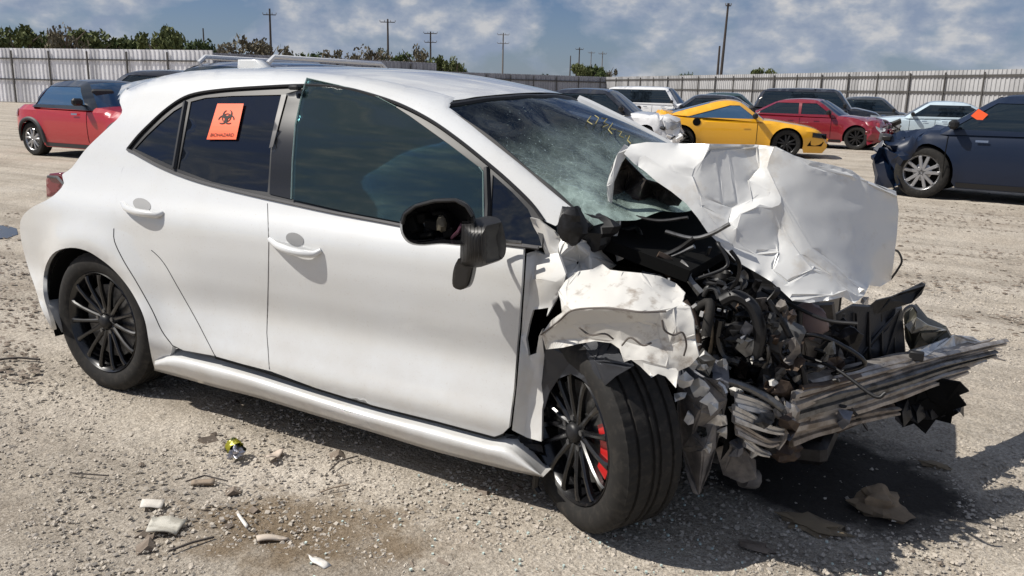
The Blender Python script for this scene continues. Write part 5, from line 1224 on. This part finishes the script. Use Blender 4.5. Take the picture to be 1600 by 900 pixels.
def fence(p0, p1, m, label, rails=(1.45, 2.72), w=.62, post=2.9, h=FH, rr=.055):
    a = Vector(p0); b = Vector(p1); d = b-a; L_ = d.length; rz = math.atan2(d.y, d.x)
    root = empty('metal_fence', a, rz, label, 'fence', 'corrugated metal fences round the yard')
    V, Fc = sheet_mesh(m, w, 2, h); src = mesh('fence_sheet', V, Fc, m, root, False)
    k = 1; alts = [src.data]
    for q_ in (.88, .74):
        nm_ = '%s_%d' % (m.name, int(q_*100))
        if nm_ not in MATS:
            m2 = m.copy(); m2.name = nm_; MATS[nm_] = m2
            for e_ in [n_ for n_ in m2.node_tree.nodes if n_.type == 'VALTORGB'][0].color_ramp.elements: e_.color = [c_i*q_ for c_i in e_.color[:3]]+[1]
        d2 = src.data.copy(); d2.materials[0] = MATS[nm_]; alts.append(d2)
    while k*w < L_:
        c = src.copy(); c.data = rnd.choice((alts[0], alts[0], alts[0], alts[1], alts[1], alts[2])); COL.objects.link(c); c.location = (k*w, 0, 0); c.parent = root; k += 1
    k = 0; ps = None
    while k*post <= L_+.1:
        if ps is None: ps = MB().box((0, -.13, h*.48), (.085, .07, h*.96)).build('post', POSTM, root, False)
        else: c = ps.copy(); COL.objects.link(c); c.location = (k*post, 0, 0); c.parent = root
        k += 1
    for z in rails: MB().box((L_/2, -.10, z), (L_, .05, rr*1.6)).build('rail', POSTM, root, False)
    return root
fence(GU(-70, 56), GU(331, 50.5), FENW, 'white corrugated metal fence on dark posts behind the red hatchback')
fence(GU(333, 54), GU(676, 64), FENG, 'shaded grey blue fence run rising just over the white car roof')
fence(GU(678, 92), GU(935, 101), FENG, 'far shaded grey fence run seen over the windshield of the wreck', rr=.08)
fence(GU(935, 101), GU(1660, 46), FENR, 'long bright corrugated fence run behind the row of parked cars at right', rails=(.4, 2.0, 3.0), rr=.075)

# =================================================================== trees beyond the fence
LEAF = [mat('leaves_dark', (.05, .075, .028), .8, spec=.2, var=(.8, (.10, .125, .045), .4, .65)), mat('leaves_olive', (.09, .11, .04), .8, spec=.2, var=(.8, (.15, .165, .07), .4, .65)), mat('leaves_dry', (.12, .105, .07), .85, spec=.2, var=(.8, (.17, .15, .11), .4, .65))]
TRUNK = mat('trunk_bark', (.09, .07, .055), .95)
def crown_mesh(seed, n=2600, leaf=.16, sparse=0):
    r = np.random.RandomState(seed); cl = []
    for k in range(16 if not sparse else 11):
        a = r.rand()*6.28; rad = .75*math.sqrt(r.rand()); cl.append((rad*math.cos(a), rad*math.sin(a), .15+.85*r.rand()*(1-.4*rad), .20+.22*r.rand()))
    cl = np.array(cl); c = cl[r.randint(len(cl), size=n)]
    d = r.randn(n, 3); d /= np.linalg.norm(d, axis=1)[:, None]; q = c[:, :3]+d*(c[:, 3]*(r.rand(n)**.45))[:, None]*np.array([1, 1, .75])
    a = r.randn(n, 3); a /= np.linalg.norm(a, axis=1)[:, None]; b = np.cross(a, r.randn(n, 3)); b /= np.linalg.norm(b, axis=1)[:, None]
    s = leaf*(.5+r.rand(n))[:, None]*.5
    V = np.stack([q-a*s, q+b*s*.6, q+a*s, q-b*s*.6], 1).reshape(-1, 3)
    return V, np.arange(4*n).reshape(n, 4)
CROWN = {}
def tree(u, dist, top_v, wpx, kind, seed, label, bare=False):
    hv = 126+36*u/1600
    ht = (CAM[2]+(hv-top_v)/F*dist)*1.06; wd = 1.2*wpx/F*dist
    p = GU(u, dist)
    root = empty('tree', p, rnd.uniform(0, 6), label, 'tree', 'trees beyond the fence')
    key = (seed % 5, kind, bare)
    if key not in CROWN:
        V, Fq = crown_mesh(seed*13+kind, 2600 if not bare else 900, .12, bare); o = fastmesh('crown', V, Fq, LEAF[kind], None, False); CROWN[key] = o.data; bpy.data.objects.remove(o)
    c = bpy.data.objects.new('crown', CROWN[key]); COL.objects.link(c); c.parent = root
    z0 = ht*.28; c.location = (0, 0, z0); c.scale = (wd/2, wd/2, (ht-z0)*.93)
    tr = MB().tube([(0, 0, -.1), (.02*wd, 0, ht*.2), (-.03*wd, .02*wd, ht*.4), (0, 0, ht*.75)], [.05*ht, .04*ht, .028*ht, .008*ht], 7)
    for k in range(6):
        a = k*1.05+seed; tr.tube([(0, 0, ht*(.25+.05*k)), (.2*wd*math.cos(a), .2*wd*math.sin(a), ht*(.42+.06*k)), (.38*wd*math.cos(a+.3), .38*wd*math.sin(a+.3), ht*(.55+.06*k))], [.018*ht, .012*ht, .003*ht], 5)
    tr.build('trunk', TRUNK, root)
TL = [(-14, 88, 58, 70, 0, 'dark leafy tree at the far left edge above the white fence'), (14, 96, 38, 44, 2, 'bare topped thin tree near the left edge above the fence'), (58, 86, 50, 92, 1, 'broad olive tree second from the left above the white fence'),
      (98, 92, 58, 70, 0, 'dark round tree between the olive tree and the tall bushy one'), (128, 84, 42, 64, 2, 'tallest bushy tree above the red hatchback'), (172, 88, 52, 96, 1, 'wide olive tree right of the tallest bushy tree'),
      (210, 90, 62, 60, 0, 'low dark tree left of the rounded green tree'), (256, 86, 50, 76, 1, 'rounded green tree above the right part of the white fence'), (300, 92, 62, 70, 0, 'dark low tree just left of the short post pole'), (345, 100, 70, 60, 2, 'thin dry tree right of the short post pole'),
      (392, 104, 68, 84, 2, 'dry brown tree left of the tall left pole'), (430, 108, 66, 56, 2, 'thin dry tree behind the tall left pole'), (480, 130, 82, 70, 0, 'low dark scrub tree right of the tall left pole'), (536, 128, 80, 60, 2, 'low dry scrub tree between the first two poles'),
      (574, 112, 72, 60, 2, 'sparse brown tree left of the second pole'), (614, 116, 82, 54, 0, 'low dark tree at the foot of the second pole'), (648, 112, 74, 50, 2, 'sparse grey brown tree left of the third pole'), (688, 100, 93, 44, 1, 'low green bush tree right of the third pole'), (712, 98, 94, 34, 1, 'small bright green bush tree at the end of the grey fence run'),
      (844, 150, 116, 20, 0, 'tiny dark tree right of the fourth pole'), (896, 140, 101, 36, 1, 'round olive tree left of the far pole cluster'), (918, 142, 103, 40, 0, 'dark round tree in the middle of the far pole cluster'), (940, 144, 102, 24, 2, 'brown tree at the right of the far pole cluster'),
      (1055, 160, 115, 26, 0, 'tiny dark tree left of the leaning pole'), (1171, 130, 107, 36, 1, 'small lone tree right of the leaning pole')]
for i, (u, dist, tv, w_, k_, lb) in enumerate(TL): tree(u, dist, tv, w_, k_, i, lb, bare=(k_ == 2))

# =================================================================== poles
POLE = mat('pole_wood', (.055, .045, .04), .9); POLEG = mat('pole_grey', (.16, .15, .145), .8)
def pole(u, top_v, dist, label, lean=0, r=.15, arms=((.97, 1.1),), m=None, du=0):
    hv = 124.5+37.5*u/1600; ht = CAM[2]+(hv-top_v)/F*dist*1.0; m = m or POLE
    root = empty('utility_pole', GU(u, dist), YAW, label, 'pole', 'utility poles beyond the fence')
    MB().tube([(0, 0, -.2), (lean*.5, 0, ht*.5), (lean, 0, ht)], [r*1.15, r, r*.7], 8).build('shaft', m, root)
    for (k, w_) in arms:
        MB().box((lean*k, -.12, ht*k), (w_*1.7, .10, .11)).build('crossarm', m, root, False)
        for s in (-.9, -.35, .35, .9): MB().tube([(lean*k+s*w_, -.12, ht*k+.05), (lean*k+s*w_, -.12, ht*k+.28)], .05, 6).build('insulator', POLEG, root)
pole(428, 22, 118, 'tall dark pole at left, rising above the dry brown tree', lean=.1, r=.17, arms=((.93, 1.0),))
pole(605, 37, 128, 'second pole with one wide crossarm, above the sparse brown trees', r=.17, arms=((.96, 1.25),))
pole(669, 55, 140, 'third pole with two crossarms above the roof of the wreck', r=.16, arms=((.97, 1.2), (.84, 1.1)), m=POLE)
pole(778, 57, 175, 'pale fourth pole standing alone above the windshield', r=.17, arms=((.97, 1.3), (.84, 1.3)), m=POLEG)
pole(893, 78, 180, 'tallest pole of the far cluster, behind the olive tree', r=.15, arms=((.96, .9),))
pole(880, 90, 170, 'short pole at the left of the far cluster', r=.13, arms=())
pole(911, 84, 230, 'thin pale pole in the middle of the far cluster', r=.13, arms=((.97, 1.0),), m=POLEG)
pole(928, 84, 200, 'thin pole at the right of the far cluster', r=.13, arms=((.95, 1.0),), m=POLEG)
pole(1103, 76, 98, 'short thick pole at the foot of the leaning pole', r=.15, arms=())
pole(1107, 15, 100, 'tallest leaning pole behind the yellow sports car', lean=.30, r=.16, arms=((.975, .35),))
pole(328, 50, 120, 'thin pole standing at the right end of the white fence', r=.13, arms=())

# =================================================================== parked and wrecked cars
def paint(name, c, **k): return mat(name, c, .32, coat=1, **k)
CARGL = glass('car_glass', (.012, .02, .028), .88, .02); CARGLB = glass('car_glass_sky_blue', (.06, .13, .24), .80, .03)  # second glass carries the blue of reflected sky in its own colour
SILVER = mat('wheel_silver', (.45, .45, .46), .3, metal=.8); DARKRIM = mat('wheel_dark', (.03, .03, .032), .3, metal=.5)
HEADL = mat('headlamp_glass', (.35, .36, .38), .12, coat=1); TAILL = mat('tail_lamp_glass', (.25, .01, .01), .15, coat=1)
CHROME = mat('chrome', (.6, .6, .6), .12, metal=1)
WC = {}
def car_wheel(root, x, y, r, m, side):
    key = (round(r, 2), m.name)
    if key not in WC:
        t = MB().lathe([(r*.66, .00), (r*.72, -.012), (r*.93, -.008), (r, .015), (r, .19), (r*.93, .215), (r*.7, .215), (r*.66, .2)], 40).build('t', RUBBER)
        b = MB().lathe([(.0, .035), (.05, .03), (.06, .05), (r*.3, .08), (r*.6, .12), (r*.62, .02), (r*.66, .0), (r*.69, -.006), (r*.68, .02), (r*.66, .2)], 40)
        rim = b.build('r', m if m is SILVER else DARKRIM, None, ang=35)
        sp = MB().box((r*.33, .012, 0), (r*.62, .03, r*.13), bev=.008).build('s', m, None)
        dk = MB().lathe([(.0, .085), (r*.63, .085)], 24).build('d', BLACKM, None)
        WC[key] = (t.data, rim.data, sp.data, dk.data)
        for o in (t, rim, sp, dk): bpy.data.objects.remove(o)
    t, rim, sp, dk = WC[key]
    w = bpy.data.objects.new('wheel', rim); COL.objects.link(w); w.parent = root; w.location = (x, y, r)
    if side > 0: w.rotation_euler = (0, 0, math.pi)
    for nm, dd in (('tyre', t), ('brake_backing', dk)):
        o = bpy.data.objects.new(nm, dd); COL.objects.link(o); o.parent = w
    for k in range(10):
        o = bpy.data.objects.new('spoke', sp); COL.objects.link(o); o.parent = w; o.rotation_euler = (0, R(36*k+(8 if k % 2 else 0)), 0)
def make_car(label, loc, rz, L_=4.5, Wd=1.8, H=1.45, belt=.92, wb=2.65, r=.33, hood=(.72, .90), nose=.60, cowl=None, roof=None, tail=None, deck=.95, pm=None, roofm=None, gl=CARGL, rim=SILVER, clear=.20,
             cat='car', name='parked_car', damage=None, sills=None, cladding=None, pillars=(0.02,), rails=False, group='cars parked in the yard', rw_cut=True, mirror_m=None, seed=0, glass_back=.16, sm=.12, headm=None):
    hx = L_/2; fx = hx-.86*(L_-wb)/1.75; rx = fx-wb                        # wheel centres
    cowl = cowl or (hx*.42); roof = roof or (hx*.12, -hx*.45); tail = tail or (-hx*.80,)
    root = empty(name, loc, rz, label, cat, group)
    def ln(pts, sm=.10):
        px = [p[0] for p in pts]; pz = [p[1] for p in pts]; gx_ = np.linspace(px[0], px[-1], 400); gz = np.interp(gx_, px, pz); k = max(3, int(sm/(gx_[1]-gx_[0])))
        pad = np.concatenate([2*gz[0]-gz[k:0:-1], gz, 2*gz[-1]-gz[-2:-k-2:-1]]); ker = np.hanning(2*k+1); ker /= ker.sum(); sz = np.convolve(pad, ker, 'valid')
        return lambda x: np.interp(x, gx_, sz)
    low = [(-hx, .62*deck), (-hx+.05, .86*deck), (-hx+.22, deck), (tail[0], deck+.005), (roof[1], belt+.02), (cowl, belt), (cowl+.15, hood[1]), (hx-.55, hood[0]+.05), (hx-.22, hood[0]-.02), (hx-.06, nose), (hx, nose-.12)]
    top_ = [(tail[0], deck-.02), (roof[1]-.12, H-.09), (roof[1]+.1, H-.03), ((roof[0]+roof[1])/2, H), (roof[0]-.1, H-.015), (roof[0]+.05, H-.06), (cowl+.05, belt-.03)]
    def half(x):                                                           # plan half width
        t = np.clip(abs(x)/hx, 0, 1); return Wd/2*(1-.20*np.clip((t-.72)/.28, 0, 1)**2.2)
    fl = ln(low, sm)
    def ys(x, z, ztopf, rr=.13):
        y = half(x)+.02*np.sin(np.clip((z-.3)/.6, 0, 1)*math.pi)-.03*np.clip((.35-z)/.2, 0, 1)
        for wx in (fx, rx): y = y+.025*np.exp(-((np.hypot(x-wx, z-r)-r*1.05)/.08)**2)
        y = y-.25*np.clip(z-belt, 0, 9)-.30*np.clip(z-belt, 0, 9)**2
        dd = np.clip(rr-(ztopf(x)-z), 0, rr); return y-rr*(1-np.sqrt(np.clip(1-(dd/rr)**2, 0, 1)))*.9
    rs_ = random.Random(seed+3)
    def dmg(V):
        V = np.array(V, float)
        if damage:
            for (side, x0, amp, comp) in damage:
                k = np.clip((V[:, 0]*side-x0)/max(.01, hx-x0), 0, 1)
                for i in np.nonzero(k > 0)[0]:
                    q = Vector(V[i])*3.1+Vector((seed, 0, 0)); q2 = q*2.6
                    V[i, 0] += -side*comp*k[i]+amp*k[i]*noise.noise(q)*.8
                    V[i, 2] += amp*k[i]*(noise.noise(q+Vector((9, 0, 0)))+.5*noise.noise(q2)); V[i, 1] += amp*k[i]*noise.noise(q2+Vector((0, 9, 0)))*.7
        return V
    # lower body sides with wheel cut-outs
    arch = lambda wx: [(wx+r*1.13*math.cos(a), r+r*1.13*math.sin(a)) for a in np.linspace(math.pi+.25, -.25, 18)]
    bot = [(-hx+.02, .40), (-hx+.10, clear+.06), (rx-r*1.2, clear)]+arch(rx)+[(rx+r*1.25, clear-.02), (fx-r*1.25, clear-.02)]+arch(fx)+[(fx+r*1.2, clear), (hx-.10, clear), (hx-.01, clear+.12)]
    outline = bot+[(x, float(fl(x))) for x in np.linspace(hx, -hx, 60)]
    def side_part(nm, poly, m, zf, step=.09, off=0.0, parent=root, holes=(), th=.02, rr=.13):
        pts, tri = fill([(a*100, b_*100) for a, b_ in poly], step*100, [[(a*100, b_*100) for a, b_ in h] for h in holes]); pts = pts/100
        y = ys(pts[:, 0], pts[:, 1], zf, rr)+off
        A = np.stack([pts[:, 0], -y, pts[:, 1]], 1); B = np.stack([pts[:, 0], y, pts[:, 1]], 1)
        V = np.concatenate([dmg(A), dmg(B)]); n_ = len(A)
        Fc = [tuple(t[::-1]) for t in tri]+[tuple(t+n_) for t in tri]
        return V, Fc
    def strip(xs, zf, rr=.13, y_in=None, off=0, ncr=9, crown=.035):
        V = []
        for x in xs:
            z = float(zf(x)); y = float(ys(np.array(x), np.array(z), zf, rr))+.002
            for t in np.linspace(-1, 1, ncr): V.append((x, y*t, z+crown*(1-t*t)+off))
        Fc = [(i*ncr+j, (i+1)*ncr+j, (i+1)*ncr+j+1, i*ncr+j+1) for i in range(len(xs)-1) for j in range(ncr-1)]
        return dmg(V), Fc
    def add(nm, parts, m, ang=40):
        mb = MB()
        for V, Fc in parts: mb.add(V, Fc)
        return mb.build(nm, m, root, ang=ang)
    xs = np.linspace(-hx, hx, 46)
    front = []
    V = []
    for (x, z) in ((hx, nose-.12), (hx+.02, .45), (hx-.02, clear+.1), (hx-.12, clear)):
        y = float(ys(np.array(x), np.array(z), fl))
        for t in np.linspace(-1, 1, 9): V.append((x+.06*(1-t*t), y*t, z))
    front = (dmg(V), [(i*9+j, (i+1)*9+j, (i+1)*9+j+1, i*9+j+1) for i in range(3) for j in range(8)])
    V = []
    for (x, z) in ((-hx, .62*deck), (-hx-.02, .5), (-hx+.02, .38), (-hx+.1, clear+.04)):
        y = float(ys(np.array(x), np.array(z), fl))
        for t in np.linspace(-1, 1, 9): V.append((x-.05*(1-t*t), y*t, z))
    back = (dmg(V), [(i*9+j, i*9+j+1, (i+1)*9+j+1, (i+1)*9+j) for i in range(3) for j in range(8)])
    body = add('body', [side_part('', outline, pm, fl), strip(xs, fl), front, back], pm)
    # greenhouse
    ft = ln(top_, .16)
    gho = [(x, float(ft(x))) for x in np.linspace(top_[-1][0], top_[0][0], 40)]
    gpoly = [(tail[0], deck-.03), (cowl+.05, belt-.05)]+gho
    # pane outlines on the side
    zt = H-.115; zb = belt+.03
    def xat(z, front_):                       # sloping ends of the glass
        a = top_[-1] if front_ else top_[0]; b_ = top_[-2] if front_ else top_[1]
        return a[0]+(b_[0]-a[0])*(z-a[1])/(b_[1]-a[1])
    x1 = xat(zb, 1)-.13; x1t = xat(zt, 1)-.13; x0 = xat(zb, 0)+glass_back; x0t = xat(zt, 0)+glass_back-.02
    panes = []
    cuts = [x0]+[roof[1]+(roof[0]-roof[1])*0+0 for _ in ()]+list(pillars)+[x1]
    for k in range(len(cuts)-1):
        a, b_ = cuts[k], cuts[k+1]; at_ = x0t if k == 0 else a-.03; bt = x1t if k == len(cuts)-2 else b_-.09
        a2 = a if k == 0 else a+.02; b2 = b_ if k == len(cuts)-2 else b_-.05
        panes.append([(a2, zb), (b2, zb), (bt, zt), (max(at_, a2-.02) if k else at_, zt)])
    gsideV = side_part('', gpoly, pm, ft, holes=panes, rr=.16)
    rxs = np.linspace(roof[1]-.10, roof[0]+.04, 16)
    roof_o = add('roof', [gsideV, strip(rxs, ft, .16, crown=.03)], roofm or pm)
    for k, pn in enumerate(panes):
        V, Fc = side_part('', pn, gl, ft, off=-.012, rr=.16); h_ = len(V)//2
        for s in (0, 1):
            mesh('window', V[s*h_:(s+1)*h_], [tuple(i-s*h_ for i in f) for f in Fc if (f[0] >= h_) == bool(s)], gl, root)
    V, Fc = strip(np.linspace(roof[0]+.04, cowl+.03, 10), ft, .16, crown=.045); mesh('windshield', V, Fc, gl, root)
    V, Fc = strip(np.linspace(tail[0]+.02, roof[1]-.10, 8), ft, .16, crown=.04); mesh('rear_window', V, Fc, gl, root)
    MB().box((0, 0, .38), (L_*.9, Wd*.62, .34)).build('underbody', BLACKM, root, False)
    MB().box(((rx+fx)/2, 0, .45), (wb-2.3*r, Wd*.92, .45)).build('cabin_floor', BLACKM, root, False)
    for sx in (-.45, .35):
        for sy in (-.4, .4): MB().box(((roof[0]+roof[1])/2+sx+.3, sy, belt+.02), (.14, .46, .62), Matrix.Rotation(R(-12), 3, 'Y'), .04).build('seat', SEATM, root)
    for wx in (fx, rx):
        for s in (-1, 1):
            car_wheel(root, wx, s*(Wd/2-.005), r, rim, s)
            V = []
            for i in range(17):
                a = math.pi*i/16; V += [(wx+r*1.14*math.cos(a), s*(Wd/2-.03), r+r*1.14*math.sin(a)), (wx+r*1.14*math.cos(a), s*(Wd/2-.34), r+r*1.14*math.sin(a)), (wx, s*(Wd/2-.34), r)]
            mesh('wheel_housing', V, [(i*3+j, i*3+j+1, (i+1)*3+j+1, (i+1)*3+j) for i in range(16) for j in range(2)], BLACKM, root)
    def spot_(nm, x, z, w_, h_, m, sgn=(1, -1), prj=.012, slant=0.0, rr=.13):
        for s in sgn:
            pl = [(x-w_/2, z-h_/2), (x+w_/2, z-h_/2+slant), (x+w_/2, z+h_/2+slant), (x-w_/2, z+h_/2)]
            pts, tri = fill([(a*100, b_*100) for a, b_ in pl], 6); pts = pts/100
            y = (ys(pts[:, 0], pts[:, 1], fl, rr)+prj)*s
            V = dmg(np.stack([pts[:, 0], y, pts[:, 1]], 1)); mesh(nm, V, [tuple(t if s > 0 else t[::-1]) for t in tri], m, root)
    spot_('headlight', hx-.20, hood[0]-.14, .34, .11, headm or HEADL, slant=-.03)
    spot_('tail_light', -hx+.14, deck-.16, .24, .14, TAILL, slant=.02)
    for k, c in enumerate(cuts[1:]): spot_('door_handle', c-.42 if k else c-.28, belt-.12, .16, .03, pm if rim is not SILVER else CHROME, prj=.03)
    for c in list(pillars)+[x1+.02]: spot_('door_seam', c, (belt+clear)/2+.02, .012, belt-clear-.18, BLACKM, prj=.003)
    spot_('sill', (fx+rx)/2, clear+.03, wb-2.5*r, .07, cladding or BLACKP, prj=.008)
    for s in (-1, 1):
        yv = float(ys(np.array(x1-.02), np.array(belt+.05), ft, .16))
        mm = MB().box((x1-.05, s*(yv+.13), belt+.10), (.12, .20, .13), bev=.035).build('door_mirror', mirror_m or BLACKP, root)
        MB().tube([(x1-.04, s*(yv-.01), belt+.03), (x1-.04, s*(yv+.08), belt+.06)], .018, 6).build('mirror_arm', BLACKP, mm)
    V = [(hx+.065, y, z) for z in (clear+.13, nose-.20) for y in np.linspace(-.5, .5, 7)]
    mesh('grille', dmg(V), [(j, j+1, j+8, j+7) for j in range(6)], BLACKM, root, False)
    if cladding:
        for wx in (fx, rx):
            for s in (-1, 1):
                V = []; k_ = 18
                for i in range(k_+1):
                    a = R(-8+196*i/k_)
                    for rr_, o_ in ((r*1.12, -.02), (r*1.14, .022), (r*1.32, .022), (r*1.36, -.005)):
                        x, z = wx+rr_*math.cos(a), r+rr_*math.sin(a); V.append((x, s*(float(ys(np.array(x), np.array(min(z, .8)), fl))+o_), z))
                Fc = [(i*4+j, i*4+j+1, (i+1)*4+j+1, (i+1)*4+j) for i in range(k_) for j in range(3)]
                mesh('arch_cladding', V, Fc, cladding, root)
    if rails:
        for s in (-1, 1):
            yv = float(ys(np.array(0.), np.array(H-.08), ft, .16))-.10
            MB().tube([(roof[1]+.1, s*yv, H-.02), (roof[1]+.2, s*yv, H+.055), (roof[0]-.25, s*yv, H+.055), (roof[0]-.12, s*yv, H-.02)], .030, 8).build('roof_rail', rails, root)
    if damage:                                 # torn bits where it was hit
        for (side, x0, amp, comp) in damage:
            for k in range(26 if amp > .12 else 10):
                p = Vector((side*rs_.uniform(x0+.2, hx+.1-comp), rs_.uniform(-Wd*.48, Wd*.48), rs_.uniform(.25, hood[1]-.1)))
                MB().box(p, (rs_.uniform(.05, .25), rs_.uniform(.04, .2), rs_.uniform(.03, .14)), Matrix.Rotation(rs_.uniform(-1, 1), 3, 'X') @ Matrix.Rotation(rs_.uniform(-1, 1), 3, 'Y'), .01).build('torn_part', rs_.choice((BLACKP, BLACKP, DARKG, GREYM, pm)), root)
    return root
def place(u, f, ang):                           # column, distance ahead, heading measured square to the line of sight, anticlockwise from above
    return dict(loc=GU(u, f), rz=YAW-math.atan((u-800)/F)+R(ang))
RED = paint('red_paint', (.42, .012, .02)); YELP = paint('yellow_paint', (.80, .40, .012)); NAVY = mat('navy_paint', (.0015, .009, .030), .4, coat=.10); BLK = paint('black_paint', (.010, .010, .013)); WHT = paint('white_car_paint', (.75, .75, .75))
CRIM = paint('crimson_paint', (.20, .008, .018)); ICE = paint('pale_blue_paint', (.50, .60, .66)); GRY = paint('dark_grey_paint', (.045, .05, .055)); SLV = paint('silver_blue_paint', (.05, .065, .10)); TEAL = paint('dark_teal_paint', (.02, .05, .05))
CLAD = mat('grey_cladding', (.035, .035, .038), .6)
DARKROOF = paint('mini_roof_black', (.02, .028, .04))
make_car('small red two door car with black roof and silver wheels by the white fence', **{k: v for k, v in place(182, 16.2, -52).items()}, L_=3.72, Wd=1.70, H=1.41, belt=.93, wb=2.47, r=.31, hood=(.80, .93), nose=.70, cowl=.50, roof=(.12, -.78), tail=(-1.22,), deck=.94, pm=RED, roofm=DARKROOF, gl=CARGLB, cladding=CLAD, pillars=(), name='parked_car', seed=1)
yel = make_car('yellow two door sports car with crushed tail and side window coloured blue as reflected sky', **place(1132, 21.2, 1), L_=4.38, Wd=1.86, H=1.31, belt=.86, wb=2.47, r=.335, hood=(.70, .86), nose=.54, cowl=.70, roof=(.12, -.50), tail=(-1.55,), deck=.97, sm=.26, headm=BLACKG, pm=YELP, gl=CARGLB, rim=DARKRIM, pillars=(), glass_back=.62, clear=.14, damage=[(-1, 1.35, .20, .16)], seed=2)
navy = make_car('dark navy crossover at right edge with crumpled nose and orange windscreen tag', **place(1618, 12.2, 176), L_=4.75, Wd=1.86, H=1.50, belt=.98, wb=2.86, r=.375, hood=(.86, 1.0), nose=.72, cowl=1.30, roof=(.62, -1.2), tail=(-2.0,), deck=1.0, pm=NAVY, pillars=(-.15, -1.05), clear=.20, damage=[(1, 1.35, .36, .26)], seed=3)
make_car('crimson coupe behind the yellow sports car, its bonnet buckled', **place(1262, 25.5, -14), L_=4.5, Wd=1.82, H=1.38, belt=.92, wb=2.6, r=.33, hood=(.78, .92), pm=CRIM, rim=DARKRIM, pillars=(-.3,), cowl=.75, roof=(.1, -1.0), damage=[(1, 1.2, .22, .12)], seed=4)
make_car('black tall wagon behind the crimson coupe', **place(1254, 31, -4), L_=4.6, Wd=1.85, H=1.74, belt=1.08, wb=2.7, r=.36, hood=(.98, 1.10), nose=.85, cowl=1.25, roof=(.75, -1.7), tail=(-2.05,), deck=1.1, pm=BLK, pillars=(.2, -.8), seed=5)
make_car('dark grey sedan half hidden between the crimson coupe and the pale blue sedan', **place(1345, 36, 0), L_=4.6, Wd=1.8, H=1.52, pm=GRY, pillars=(.1, -.8), seed=6)
make_car('pale ice blue sedan behind the dark navy crossover', **place(1440, 28.5, 184), L_=4.7, Wd=1.82, H=1.40, belt=.88, wb=2.75, hood=(.76, .88), pm=ICE, cowl=.95, roof=(.25, -.85), tail=(-1.75,), deck=.93, sm=.2, pillars=(.05, -.85), damage=[(1, 1.6, .12, .1)], seed=7)
make_car('white boxy wagon with dark windows, farthest left of the parked row', **place(1008, 36, -14), L_=4.6, Wd=1.85, H=1.72, belt=1.05, wb=2.7, r=.36, hood=(.98, 1.08), nose=.85, cowl=1.2, roof=(.7, -1.7), tail=(-2.1,), deck=1.1, pm=WHT, pillars=(.2, -.8), seed=8)
make_car('wrecked black roofed car with white front wing seen beyond the windshield', **place(930, 21.5, -14), L_=4.5, Wd=1.82, H=1.50, belt=.95, wb=2.65, hood=(.84, .96), pm=WHT, roofm=BLK, pillars=(0., -.85), damage=[(1, 1.3, .26, .15)], seed=9)
make_car('dark teal sedan behind the tail of the yellow sports car', **place(1130, 36, 0), L_=4.6, Wd=1.82, H=1.55, pm=TEAL, pillars=(.1, -.8), seed=10)
make_car('black sedan between the white wagon and the dark teal sedan', **place(1085, 30, 180), L_=4.5, Wd=1.8, H=1.44, pm=BLK, pillars=(.1, -.8), seed=11)
make_car('charcoal tall wagon at the right edge behind the navy crossover', **place(1640, 19.5, 180), L_=4.7, Wd=1.88, H=1.80, belt=1.12, wb=2.75, r=.37, hood=(1.02, 1.14), nose=.9, cowl=1.15, roof=(.55, -1.7), tail=(-2.1,), deck=1.15, pm=GRY, pillars=(.1, -.85), rails=BLACKP, seed=12)
make_car('blue grey wagon with bright roof rail directly behind the wrecked white hatchback', **place(490, 11.6, 48), L_=4.6, Wd=1.84, H=1.665, belt=1.05, wb=2.7, r=.36, hood=(.95, 1.06), nose=.85, cowl=1.15, roof=(1.00, -1.5), tail=(-2.0,), deck=1.1, pm=SLV, pillars=(.15, -.8), rails=WHT, seed=13)
make_car('black sedan whose roof shows over the tail of the wrecked white hatchback', **place(300, 19, -10), L_=4.7, Wd=1.84, H=1.66, belt=1.0, pm=BLK, pillars=(.1, -.8), seed=14)
for pl in ([(1.72, .30), (2.05, .30), (2.10, .40), (1.80, .44)], [(2.02, .50), (2.16, .46), (2.15, .54), (2.04, .57)]):
    for sd_ in (-1, 1):
        mesh('air_intake', [(x, sd_*(.925*(1-.20*max(0, (x/2.19-.72)/.28)**2.2)+.018), z) for x, z in pl], [(0, 1, 2, 3) if sd_ < 0 else (3, 2, 1, 0)], BLACKM, yel, False)
MB().lathe([(.0, -.012), (.085, -.010), (.095, .0), (.095, .02)], 20, 'Y', (-.86, -.945, .78)).build('fuel_flap_hole', BLACKM, yel)
# orange diamond tag on the navy car's glass
bpy.context.view_layer.update()
iv = navy.matrix_world.inverted(); o_ = iv @ Vector(CAM); V = []
for a, b_ in ((0, 0), (12, -11), (27, -2), (15, 10)):
    d_ = iv.to_3x3() @ Vector(rays((1517+a, 181+b_))[0]); sg = 1 if o_.y > 0 else -1; t = (sg*.865-o_.y)/d_.y; V.append(o_+d_*t)
mesh('orange_tag', V, [(0, 1, 2, 3)], ORANGE, navy, False)
